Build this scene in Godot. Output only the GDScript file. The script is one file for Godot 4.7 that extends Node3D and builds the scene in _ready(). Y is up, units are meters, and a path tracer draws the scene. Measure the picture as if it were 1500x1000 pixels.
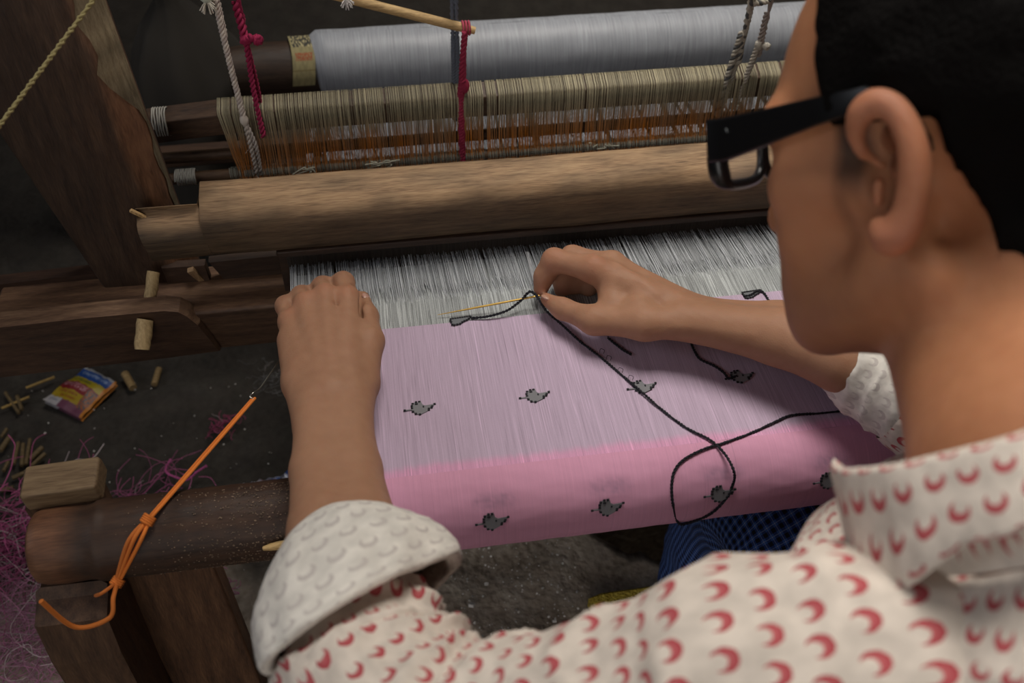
extends Node3D
# A handloom weaver seen over his left shoulder. World: x runs along the loom, -z away from the weaver, y up, metres.
# The cloth lies at y = 0.42 and the earth floor at y = 0 (with a treadle pit under the loom).

const FOCAL := 1400.0                       # focal length in pixels of the 1500 x 1000 frame
const EYE := Vector3(0, 1.002, 0)
const CLOTH := 0.42
var lens: Basis                             # camera axes in the world
var rng := RandomNumberGenerator.new()
var taken := {}
var MAT := {}


# ------------------------------------------------------------------ places
func ray(px: float, py: float) -> Vector3:
	return lens * Vector3((px - 750.0) / FOCAL, -(py - 500.0) / FOCAL, -1.0)

func at(px: float, py: float, d: float) -> Vector3:      # the point at depth d
	return EYE + ray(px, py) * d

func aty(px: float, py: float, y: float) -> Vector3:     # on a level plane
	var r := ray(px, py)
	return EYE + r * ((y - EYE.y) / r.y)

func atz(px: float, py: float, z: float) -> Vector3:     # on an upright plane across the loom
	var r := ray(px, py)
	return EYE + r * ((z - EYE.z) / r.z)

func cam2world(v: Vector3) -> Vector3:
	return lens * v


# ------------------------------------------------------------------ meshes
class Geo:
	var v := PackedVector3Array()
	var n := PackedVector3Array()
	var c := PackedColorArray()
	var u := PackedVector2Array()
	var ix := PackedInt32Array()

	func vert(p: Vector3, nn: Vector3, col := Color.WHITE, uv := Vector2.ZERO) -> int:
		v.append(p); n.append(nn); c.append(col); u.append(uv)
		return v.size() - 1

	func tri(a: int, b: int, d: int) -> void:
		var g := (v[d] - v[a]).cross(v[b] - v[a])
		if g.dot(n[a] + n[b] + n[d]) < 0.0:
			ix.append(a); ix.append(d); ix.append(b)
		else:
			ix.append(a); ix.append(b); ix.append(d)

	func quad(a: int, b: int, d: int, e: int) -> void:
		tri(a, b, d); tri(a, d, e)

	func flat(pts: Array, out: Vector3, col := Color.WHITE) -> void:      # one flat convex face
		var nn: Vector3 = (pts[1] - pts[0]).cross(pts[2] - pts[0]).normalized()
		if nn.dot(out) < 0.0:
			nn = -nn
		var k := v.size()
		for p in pts:
			vert(p, nn, col)
		for i in range(1, pts.size() - 1):
			tri(k, k + i, k + i + 1)

	# rows of points; closed joins the last column to the first; out is a direction for an open sheet
	func grid(rows: Array, closed: bool, col: Variant = Color.WHITE, uvs: Array = [], out := Vector3.ZERO) -> void:
		var nr := rows.size()
		var nc: int = rows[0].size()
		var k := v.size()
		var nrm := []
		var total := 0.0
		for i in nr:
			var row: PackedVector3Array = rows[i]
			var up: PackedVector3Array = rows[mini(i + 1, nr - 1)]
			var dn: PackedVector3Array = rows[maxi(i - 1, 0)]
			var mid := Vector3.ZERO
			for p in row:
				mid += p
			mid /= nc
			var line := PackedVector3Array()
			for j in nc:
				var a := row[(j + 1) % nc] if closed else row[mini(j + 1, nc - 1)]
				var b := row[(j - 1 + nc) % nc] if closed else row[maxi(j - 1, 0)]
				var g := (up[j] - dn[j]).cross(a - b)
				if g.length_squared() < 1e-22:
					g = out if out != Vector3.ZERO else row[j] - mid
				g = g.normalized()
				line.append(g)
				total += g.dot(out if out != Vector3.ZERO else row[j] - mid)
			nrm.append(line)
		var s := 1.0 if total >= 0.0 else -1.0
		for i in nr:
			for j in nc:
				var cc: Color = col if col is Color else col[i][j]
				vert(rows[i][j], nrm[i][j] * s, cc, uvs[i][j] if uvs else Vector2(float(j) / nc, float(i) / nr))
		for i in nr - 1:
			for j in (nc if closed else nc - 1):
				var j2 := (j + 1) % nc
				quad(k + i * nc + j, k + i * nc + j2, k + (i + 1) * nc + j2, k + (i + 1) * nc + j)

	func cap(row: PackedVector3Array, out: Vector3, col := Color.WHITE) -> void:
		var mid := Vector3.ZERO
		for p in row:
			mid += p
		mid /= row.size()
		var k := vert(mid, out, col)
		for p in row:
			vert(p, out, col)
		for j in row.size():
			tri(k, k + 1 + j, k + 1 + (j + 1) % row.size())

	func box(o: Vector3, size: Vector3, bevel := 0.002, b := Basis.IDENTITY, col := Color.WHITE) -> void:
		var h := size * 0.5
		bevel = minf(bevel, minf(h.x, minf(h.y, h.z)) * 0.6)
		var id := {}
		for sx in [-1, 1]:
			for sy in [-1, 1]:
				for sz in [-1, 1]:
					var s := Vector3(sx, sy, sz)
					for ax in 3:
						var p := s * (h - Vector3.ONE * bevel)
						p[ax] = s[ax] * h[ax]
						var nn := Vector3.ZERO
						nn[ax] = s[ax]
						id[[sx, sy, sz, ax]] = vert(o + b * p, b * nn, col)
		for ax in 3:
			var e := (ax + 1) % 3
			var f := (ax + 2) % 3
			for s in [-1, 1]:
				var q := []
				for t in [[-1, -1], [1, -1], [1, 1], [-1, 1]]:
					var w := [0, 0, 0]
					w[ax] = s; w[e] = t[0]; w[f] = t[1]
					q.append(id[[w[0], w[1], w[2], ax]])
				quad(q[0], q[1], q[2], q[3])
			for s in [-1, 1]:
				for t in [-1, 1]:
					var lo := [0, 0, 0]
					var hi := [0, 0, 0]
					lo[ax] = -1; hi[ax] = 1
					lo[e] = s; hi[e] = s; lo[f] = t; hi[f] = t
					quad(id[[lo[0], lo[1], lo[2], e]], id[[hi[0], hi[1], hi[2], e]], id[[hi[0], hi[1], hi[2], f]], id[[lo[0], lo[1], lo[2], f]])
		for sx in [-1, 1]:
			for sy in [-1, 1]:
				for sz in [-1, 1]:
					tri(id[[sx, sy, sz, 0]], id[[sx, sy, sz, 1]], id[[sx, sy, sz, 2]])

	func tube(path: PackedVector3Array, rad: Variant, sides := 6, col: Variant = Color.WHITE, caps := true) -> void:
		var m := path.size()
		if m < 2:
			return
		var t0 := (path[1] - path[0]).normalized()
		var side := t0.cross(Vector3.UP)
		if side.length() < 0.1:
			side = t0.cross(Vector3.RIGHT)
		side = side.normalized()
		var k := v.size()
		for i in m:
			var t := (path[mini(i + 1, m - 1)] - path[maxi(i - 1, 0)]).normalized()
			side = (side - t * side.dot(t)).normalized()
			var up := t.cross(side)
			var r: float = rad if rad is float else rad[i]
			var cc: Color = col if col is Color else col[i]
			for j in sides:
				var a := TAU * j / sides
				var d := side * cos(a) + up * sin(a)
				vert(path[i] + d * r, d, cc, Vector2(float(j) / sides, float(i)))
		for i in m - 1:
			for j in sides:
				var j2 := (j + 1) % sides
				quad(k + i * sides + j, k + i * sides + j2, k + (i + 1) * sides + j2, k + (i + 1) * sides + j)
		if caps and sides > 3:
			cap(v.slice(k, k + sides), (path[0] - path[1]).normalized(), c[k])
			var e := k + (m - 1) * sides
			cap(v.slice(e, e + sides), (path[m - 1] - path[m - 2]).normalized(), c[e])

	# twisted cord of several strands
	func rope(path: PackedVector3Array, r: float, strands := 3, pitch := 0.012, col: Variant = Color.WHITE, sides := 5) -> void:
		var m := path.size()
		var t0 := (path[1] - path[0]).normalized()
		var side := t0.cross(Vector3(0.3, 0.2, 1)).normalized()
		var lines := []
		for s in strands:
			lines.append(PackedVector3Array())
		var run := 0.0
		for i in m:
			var t := (path[mini(i + 1, m - 1)] - path[maxi(i - 1, 0)]).normalized()
			side = (side - t * side.dot(t)).normalized()
			var up := t.cross(side)
			if i:
				run += path[i].distance_to(path[i - 1])
			for s in strands:
				var a := TAU * (run / pitch + float(s) / strands)
				lines[s].append(path[i] + (side * cos(a) + up * sin(a)) * r * 0.55)
		for s in strands:
			tube(lines[s], r * 0.55, sides, col[s] if col is Array else col)

	# a flat outline (points in the plane of ex, ey) given a thickness along ez
	func slab(o: Vector3, ex: Vector3, ey: Vector3, pts: PackedVector2Array, thick: float, bevel := 0.0, col := Color.WHITE) -> void:
		var ez := ex.cross(ey).normalized()
		var m := pts.size()
		var area := 0.0
		for i in m:
			area += pts[i].cross(pts[(i + 1) % m])
		var small := PackedVector2Array()
		for i in m:
			var a := (pts[i] - pts[(i - 1 + m) % m]).normalized()
			var b := (pts[(i + 1) % m] - pts[i]).normalized()
			var w := (Vector2(-a.y, a.x) + Vector2(-b.y, b.x)).normalized() * signf(area)
			small.append(pts[i] + w * bevel)
		var tris := Geometry2D.triangulate_polygon(small)
		for s in [0.0, 1.0]:
			var k := v.size()
			for p in small:
				vert(o + ex * p.x + ey * p.y + ez * thick * s, ez * (s * 2.0 - 1.0), col, p)
			for i in range(0, tris.size(), 3):
				tri(k + tris[i], k + tris[i + 1], k + tris[i + 2])
		for i in m:
			var j := (i + 1) % m
			var e := pts[j] - pts[i]
			var nn := (ex * e.y - ey * e.x).normalized() * signf(area)
			var q := []
			for lv in [[small, 0.0], [pts, bevel], [pts, thick - bevel], [small, thick]]:
				var a: Vector2 = lv[0][i]
				var b: Vector2 = lv[0][j]
				q.append(vert(o + ex * a.x + ey * a.y + ez * lv[1], nn, col, a))
				q.append(vert(o + ex * b.x + ey * b.y + ez * lv[1], nn, col, b))
			for z in 3:
				quad(q[z * 2], q[z * 2 + 1], q[z * 2 + 3], q[z * 2 + 2])

	func blob(o: Vector3, r: Vector3, b := Basis.IDENTITY, col := Color.WHITE, seg := 10, wob := 0.0, rg: RandomNumberGenerator = null) -> void:
		var rows := []
		for i in range(1, seg):
			var th := PI * i / seg
			var row := PackedVector3Array()
			for j in seg * 2:
				var ph := PI * j / seg
				var d := Vector3(sin(th) * cos(ph), cos(th), sin(th) * sin(ph))
				row.append(o + b * (d * r * (1.0 + (rg.randf_range(-wob, wob) if rg else 0.0))))
			rows.append(row)
		grid(rows, true, col)
		cap(rows[0], b.y, col); cap(rows[-1], -b.y, col)

	func mesh(m: Material) -> ArrayMesh:
		var out := ArrayMesh.new()
		add_to(out, m)
		return out

	func add_to(out: ArrayMesh, m: Material) -> void:
		var a := []
		a.resize(Mesh.ARRAY_MAX)
		a[Mesh.ARRAY_VERTEX] = v; a[Mesh.ARRAY_NORMAL] = n; a[Mesh.ARRAY_COLOR] = c; a[Mesh.ARRAY_TEX_UV] = u; a[Mesh.ARRAY_INDEX] = ix
		out.add_surface_from_arrays(Mesh.PRIMITIVE_TRIANGLES, a)
		out.surface_set_material(out.get_surface_count() - 1, m)


# ------------------------------------------------------------------ a smooth field of joined bones, meshed as surface nets
class Field:
	var o: Vector3
	var h: float
	var k: float
	var nx: int
	var ny: int
	var nz: int
	var acc := PackedFloat32Array()

	func _init(lo: Vector3, hi: Vector3, cell: float, soft: float) -> void:
		o = lo; h = cell; k = soft
		nx = int((hi.x - lo.x) / cell) + 2; ny = int((hi.y - lo.y) / cell) + 2; nz = int((hi.z - lo.z) / cell) + 2
		acc.resize(nx * ny * nz)

	func span(lo: Vector3, hi: Vector3) -> Array:
		return [clampi(int((lo.x - o.x) / h), 0, nx), clampi(int((hi.x - o.x) / h) + 2, 0, nx), clampi(int((lo.y - o.y) / h), 0, ny), clampi(int((hi.y - o.y) / h) + 2, 0, ny), clampi(int((lo.z - o.z) / h), 0, nz), clampi(int((hi.z - o.z) / h) + 2, 0, nz)]

	func bone(a: Vector3, b: Vector3, ra: float, rb: float) -> void:
		var m := maxf(ra, rb) + k * 5.0
		var s := span(a.min(b) - Vector3.ONE * m, a.max(b) + Vector3.ONE * m)
		var ab := b - a
		var l2 := maxf(ab.length_squared(), 1e-12)
		for z in range(s[4], s[5]):
			for y in range(s[2], s[3]):
				var i: int = (z * ny + y) * nx + int(s[0])
				for x in range(s[0], s[1]):
					var p := Vector3(o.x + x * h, o.y + y * h, o.z + z * h) - a
					var t := clampf(p.dot(ab) / l2, 0.0, 1.0)
					var d := (p - ab * t).length() - ra - (rb - ra) * t
					if d < m:
						acc[i] += exp(clampf(-d / k, -20.0, 20.0))
					i += 1

	func chain(pts: Array, rad: Array) -> void:
		for i in pts.size() - 1:
			bone(pts[i], pts[i + 1], rad[i], rad[i + 1])

	func egg(c: Vector3, r: Vector3, b := Basis.IDENTITY) -> void:
		var big := maxf(r.x, maxf(r.y, r.z)) + k * 5.0
		var s := span(c - Vector3.ONE * big, c + Vector3.ONE * big)
		var inv := b.transposed()
		for z in range(s[4], s[5]):
			for y in range(s[2], s[3]):
				var i: int = (z * ny + y) * nx + int(s[0])
				for x in range(s[0], s[1]):
					var p := inv * (Vector3(o.x + x * h, o.y + y * h, o.z + z * h) - c)
					var q := p / r
					var l := q.length()
					var d := l * (l - 1.0) / maxf((q / r).length(), 1e-6)
					if d < k * 6.0:
						acc[i] += exp(clampf(-d / k, -20.0, 20.0))
					i += 1

	# push the surface out (amount > 0) or in along a line from a to b
	func press(a: Vector3, b: Vector3, r: float, amount: float) -> void:
		var m := r * 2.2
		var s := span(a.min(b) - Vector3.ONE * m, a.max(b) + Vector3.ONE * m)
		var ab := b - a
		var l2 := maxf(ab.length_squared(), 1e-12)
		for z in range(s[4], s[5]):
			for y in range(s[2], s[3]):
				var i: int = (z * ny + y) * nx + int(s[0])
				for x in range(s[0], s[1]):
					var p := Vector3(o.x + x * h, o.y + y * h, o.z + z * h) - a
					var t := clampf(p.dot(ab) / l2, 0.0, 1.0)
					var d := (p - ab * t).length() / r
					if d < 2.2:
						acc[i] *= exp(amount * exp(-d * d) / k)
					i += 1

	func value(i: int) -> float:
		return -k * log(maxf(acc[i], 1e-30))

	# surface nets; place maps grid space to the world; tint(p) gives the colour; keep(p) may drop faces
	func tint(_p: Vector3) -> Color:
		return Color.WHITE

	func keep(_p: Vector3) -> bool:
		return true

	func net(g: Geo, place := Transform3D.IDENTITY) -> void:
		var ids := {}
		var base := g.v.size()
		var sy := nx
		var sz := nx * ny
		var corner := [0, 1, sy, sy + 1, sz, sz + 1, sz + sy, sz + sy + 1]
		var edges := [[0, 1], [2, 3], [4, 5], [6, 7], [0, 2], [1, 3], [4, 6], [5, 7], [0, 4], [1, 5], [2, 6], [3, 7]]
		var loc := PackedVector3Array()
		for z in nz - 1:
			for y in ny - 1:
				var i := (z * ny + y) * nx
				for x in nx - 1:
					var a := acc[i] > 1.0
					if (acc[i + 1] > 1.0) != a or (acc[i + sy] > 1.0) != a or (acc[i + sz] > 1.0) != a or (acc[i + sy + 1] > 1.0) != a or (acc[i + sz + 1] > 1.0) != a or (acc[i + sz + sy] > 1.0) != a or (acc[i + sz + sy + 1] > 1.0) != a:
						var f := []
						for q in corner:
							f.append(value(i + q))
						var sum := Vector3.ZERO
						var cnt := 0
						for e in edges:
							var fa: float = f[e[0]]
							var fb: float = f[e[1]]
							if (fa < 0.0) != (fb < 0.0):
								var t := fa / (fa - fb)
								var pa := Vector3(e[0] & 1, (e[0] >> 1) & 1, e[0] >> 2)
								var pb := Vector3(e[1] & 1, (e[1] >> 1) & 1, e[1] >> 2)
								sum += pa.lerp(pb, t)
								cnt += 1
						ids[i] = g.v.size()
						var p := o + (Vector3(x, y, z) + sum / maxi(cnt, 1)) * h
						loc.append(p)
						g.vert(place * p, Vector3.ZERO, tint(p), Vector2(p.x, p.y))
					i += 1
		var quads := []
		for i in ids:
			var a := acc[i] > 1.0
			for ax in 3:
				var st: int = [1, sy, sz][ax]
				var u: int = [sy, sz, 1][ax]
				var w: int = [sz, 1, sy][ax]
				if i + st < acc.size() and (acc[i + st] > 1.0) != a and ids.has(i - u) and ids.has(i - w) and ids.has(i - u - w):
					var q := [ids[i], ids[i - u], ids[i - u - w], ids[i - w]]
					if not keep(loc[q[0] - base]):
						continue
					# outward = from inside to outside along the axis
					var dir := Vector3.ZERO
					dir[ax] = 1.0 if a else -1.0
					dir = place.basis * dir
					var nn := (g.v[q[2]] - g.v[q[0]]).cross(g.v[q[1]] - g.v[q[3]])
					if nn.dot(dir) < 0.0:
						nn = -nn
					for z in q:
						g.n[z] += nn
					quads.append(q)
		for i in range(base, g.v.size()):
			g.n[i] = g.n[i].normalized() if g.n[i].length_squared() > 0.0 else Vector3.UP
		for q in quads:
			g.quad(q[0], q[1], q[2], q[3])


# ------------------------------------------------------------------ the scene's objects
func numbered(called: String) -> String:
	taken[called] = taken.get(called, -1) + 1
	return called if taken[called] == 0 else "%s_%03d" % [called, taken[called]]

func tag(o: Node3D, label := "", category := "", group := "", kind := "") -> Node3D:
	for m in [["label", label], ["category", category], ["group", group], ["kind", kind]]:
		if m[1]:
			o.set_meta(m[0], m[1])
	return o

func thing(called: String, label: String, category: String, where := Vector3.ZERO, group := "") -> Node3D:
	var o := Node3D.new()
	o.name = numbered(called)
	o.position = where
	add_child(o)
	return tag(o, label, category, group)

# one named mesh; under a thing its points are given in the world and moved to the thing's own axes
func part(called: String, g: Geo, m: Material, under: Node3D = null, kind := "", label := "") -> MeshInstance3D:
	var o := MeshInstance3D.new()
	o.name = called if under else numbered(called)
	if under:
		var inv := Transform3D.IDENTITY
		var q: Node3D = under
		while q != self:
			inv = inv * q.transform.affine_inverse()
			q = q.get_parent()
		for i in g.v.size():
			g.v[i] = inv * g.v[i]
			g.n[i] = inv.basis * g.n[i]
	var gain: float = m.get_meta("gain", 1.0)
	if gain != 1.0:
		for i in g.c.size():
			g.c[i] = Color(g.c[i].r / gain, g.c[i].g / gain, g.c[i].b / gain)
	o.mesh = g.mesh(m)
	(under if under else self).add_child(o, true)
	tag(o, label, "", "", kind)
	return o

# a thing that is one mesh
func single(called: String, g: Geo, m: Material, label: String, category: String, group := "", kind := "") -> MeshInstance3D:
	var lo := g.v[0]
	var hi := lo
	for p in g.v:
		lo = lo.min(p); hi = hi.max(p)
	var base := Vector3((lo.x + hi.x) / 2, lo.y, (lo.z + hi.z) / 2)
	for i in g.v.size():
		g.v[i] -= base
	var o := part(called, g, m)
	o.position = base
	tag(o, label, category, group, kind)
	return o

func struct(called: String, g: Geo, m: Material) -> MeshInstance3D:
	var o := part(called, g, m)
	o.set_meta("kind", "structure")
	return o

func curve(pts: Array, each := 8) -> PackedVector3Array:    # Catmull-Rom through the points
	var out := PackedVector3Array()
	var m := pts.size()
	for i in m - 1:
		var a: Vector3 = pts[maxi(i - 1, 0)]
		var b: Vector3 = pts[i]
		var c: Vector3 = pts[i + 1]
		var d: Vector3 = pts[mini(i + 2, m - 1)]
		for s in each:
			out.append(b.cubic_interpolate(c, a, d, float(s) / each))
	out.append(pts[m - 1])
	return out

func line(a: Vector3, b: Vector3, m: int) -> PackedVector3Array:
	var out := PackedVector3Array()
	for i in m + 1:
		out.append(a.lerp(b, float(i) / m))
	return out


# ------------------------------------------------------------------ materials
func noise_image(sz: int, freq: float, sd: int, octaves := 4) -> Image:
	var f := FastNoiseLite.new()
	f.seed = sd; f.frequency = freq; f.fractal_octaves = octaves
	f.noise_type = FastNoiseLite.TYPE_SIMPLEX_SMOOTH
	var im := f.get_seamless_image(sz, sz)
	im.convert(Image.FORMAT_L8)
	return im

func ramp_texture(sz: int, freq: float, sd: int, stops: Array, fine := 0.25, octaves := 5) -> ImageTexture:
	var a := noise_image(sz, freq, sd, octaves).get_data()
	var b := noise_image(sz, freq * 6.0, sd + 7, 2).get_data()
	var gr := Gradient.new()
	gr.offsets = PackedFloat32Array(range(stops.size()).map(func(i): return float(i) / (stops.size() - 1)))
	gr.colors = PackedColorArray(stops)
	var lut := PackedByteArray()
	for i in 256:
		var q := gr.sample(i / 255.0)
		lut.append(q.r8); lut.append(q.g8); lut.append(q.b8)
	var out := PackedByteArray()
	out.resize(sz * sz * 3)
	for i in sz * sz:
		var t := clampi(int(a[i] * (1.0 - fine) + b[i] * fine), 0, 255) * 3
		out[i * 3] = lut[t]; out[i * 3 + 1] = lut[t + 1]; out[i * 3 + 2] = lut[t + 2]
	return ImageTexture.create_from_image(Image.create_from_data(sz, sz, false, Image.FORMAT_RGB8, out))

# stored vertex colours stop at one, so a wood whose worn spots are paler has a pale picture and darker vertices
func pale(stops: Array, gain: float) -> Array:
	return stops.map(func(c): return (c.srgb_to_linear() * gain).linear_to_srgb())

func normal_texture(sz: int, freq: float, sd: int, strength := 4.0, octaves := 4) -> ImageTexture:
	var im := noise_image(sz, freq, sd, octaves)
	im.convert(Image.FORMAT_RGBA8)
	im.bump_map_to_normal_map(strength)
	return ImageTexture.create_from_image(im)

func plain(col: Color, rough := 0.8, metal := 0.0, vertex := false) -> StandardMaterial3D:
	var m := StandardMaterial3D.new()
	m.albedo_color = col; m.roughness = rough; m.metallic = metal
	m.vertex_color_use_as_albedo = vertex
	return m

func triplanar(tex: Texture2D, scale: Vector3, rough := 0.8, nrm: Texture2D = null, depth := 1.0, vertex := true) -> StandardMaterial3D:
	var m := plain(Color.WHITE, rough, 0.0, vertex)
	m.albedo_texture = tex
	m.uv1_triplanar = true
	m.uv1_scale = scale
	m.uv1_triplanar_sharpness = 6.0
	if nrm:
		m.normal_enabled = true
		m.normal_texture = nrm
		m.normal_scale = depth
	return m


# ------------------------------------------------------------------ the scene
func _ready() -> void:
	rng.seed = 7
	var away := Vector3(-310, 1400, -1400).normalized()
	var ex := Vector3(11250, 1150, -1400)
	ex = (ex - away * ex.dot(away)).normalized()
	lens = Basis(ex, (-away).cross(ex), -away).transposed()

	var cam := Camera3D.new()
	cam.name = "camera"
	cam.transform = Transform3D(lens, EYE)
	var ca := CameraAttributesPhysical.new()
	ca.frustum_focal_length = 12.0 / tan(atan(500.0 / FOCAL))
	ca.frustum_focus_distance = 0.82
	ca.frustum_near = 0.02
	ca.frustum_far = 60.0
	ca.exposure_aperture = 6.2
	cam.attributes = ca
	add_child(cam)
	cam.current = true

	var sky := ProceduralSkyMaterial.new()
	sky.sky_top_color = Color(0.55, 0.62, 0.7)
	sky.sky_horizon_color = Color(0.75, 0.77, 0.78)
	sky.ground_bottom_color = Color(0.25, 0.23, 0.2)
	sky.ground_horizon_color = Color(0.5, 0.5, 0.48)
	var env := Environment.new()
	env.background_mode = Environment.BG_SKY
	env.sky = Sky.new()
	env.sky.sky_material = sky
	env.tonemap_mode = Environment.TONE_MAPPER_LINEAR
	env.tonemap_exposure = 1.12
	env.sdfgi_enabled = true
	env.ssao_enabled = true
	env.ssil_enabled = true
	var we := WorldEnvironment.new()
	we.name = "world"
	we.environment = env
	add_child(we)

	# daylight: a roof light beyond the loom, and the open doorway behind the weaver
	area_light("roof_light", Vector3(0.22, 2.46, -1.08), Vector3(0.15, 0.42, -0.6), Vector2(1.0, 1.0), Color(1.0, 0.97, 0.93), 4.7)
	area_light("doorway_light", Vector3(-0.5, 1.5, 1.75), Vector3(0.15, 0.5, -0.4), Vector2(1.0, 1.7), Color(1.0, 0.96, 0.92), 1.1)
	area_light("added_left_fill", Vector3(-1.72, 1.45, -0.35), Vector3(0.2, 0.6, -0.4), Vector2(0.7, 0.8), Color(0.97, 0.97, 1.0), 0.4)  # added fill to brighten the cheek; no window is known here

	materials()
	room()
	loom()
	harness()
	front_beam()
	cloth()
	weaver()
	debris()

func area_light(called: String, from: Vector3, to: Vector3, size: Vector2, col: Color, energy: float) -> void:
	var l := AreaLight3D.new()
	l.name = called
	add_child(l)
	l.look_at_from_position(from, to, Vector3(0.01, 0.1, 1))
	l.area_size = size
	l.light_color = col
	l.light_energy = energy
	l.area_range = 8.0
	l.area_attenuation = 2.0
	l.shadow_enabled = true

func srgb(r: float, g: float, b: float) -> Color:
	return Color(r / 255.0, g / 255.0, b / 255.0)

func materials() -> void:
	var grain := normal_texture(512, 0.02, 11, 3.0)
	var tan_wood := ramp_texture(512, 0.012, 3, pale([srgb(54, 40, 30), srgb(108, 84, 60), srgb(140, 113, 84), srgb(156, 130, 98), srgb(176, 152, 120)], 1.4), 0.5)
	var dark_wood := ramp_texture(512, 0.012, 4, pale([srgb(38, 26, 18), srgb(64, 45, 33), srgb(82, 61, 46), srgb(102, 79, 60)], 3.2), 0.4)
	var pale_wood := ramp_texture(512, 0.012, 5, pale([srgb(110, 92, 66), srgb(160, 138, 104), srgb(190, 168, 130), srgb(212, 192, 154)], 1.3), 0.4)
	MAT.tan_x = triplanar(tan_wood, Vector3(1.5, 32, 32), 0.72, grain, 0.5)
	MAT.dark_x = triplanar(dark_wood, Vector3(2, 16, 16), 0.6, grain, 0.4)
	MAT.dark_y = triplanar(dark_wood, Vector3(16, 2, 16), 0.6, grain, 0.4)
	MAT.tan_y = triplanar(tan_wood, Vector3(18, 2, 18), 0.75, grain, 0.4)
	MAT.pale_x = triplanar(pale_wood, Vector3(5, 50, 50), 0.7, grain, 0.4)
	MAT.pale_y = triplanar(pale_wood, Vector3(50, 6, 50), 0.7, grain, 0.4)
	for q in [["tan_x", 1.4], ["tan_y", 1.4], ["dark_x", 3.2], ["dark_y", 3.2], ["pale_x", 1.3], ["pale_y", 1.3]]:
		MAT[q[0]].set_meta("gain", q[1])
	MAT.thread = plain(Color.WHITE, 0.85, 0.0, true)
	MAT.gloss_thread = plain(Color.WHITE, 0.45, 0.0, true)
	MAT.black_thread = plain(srgb(24, 24, 30), 0.8, 0.0, true)
	MAT.vertex = plain(Color.WHITE, 0.7, 0.0, true)
	MAT.metal = plain(srgb(190, 188, 180), 0.3, 1.0)
	MAT.brass = plain(srgb(214, 176, 96), 0.28, 1.0)
	MAT.mud = triplanar(ramp_texture(512, 0.01, 21, [srgb(92, 82, 72), srgb(126, 115, 102), srgb(148, 137, 124), srgb(166, 156, 143), srgb(188, 178, 165)], 0.5), Vector3(2.6, 2.6, 2.6), 0.95, normal_texture(512, 0.05, 22, 5.0, 5), 0.7)
	MAT.soot = triplanar(ramp_texture(512, 0.008, 23, [srgb(30, 26, 22), srgb(44, 38, 32), srgb(58, 52, 44)], 0.4), Vector3(1.2, 1.2, 1.2), 0.95, normal_texture(512, 0.02, 24, 6.0, 5), 0.8)

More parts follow.
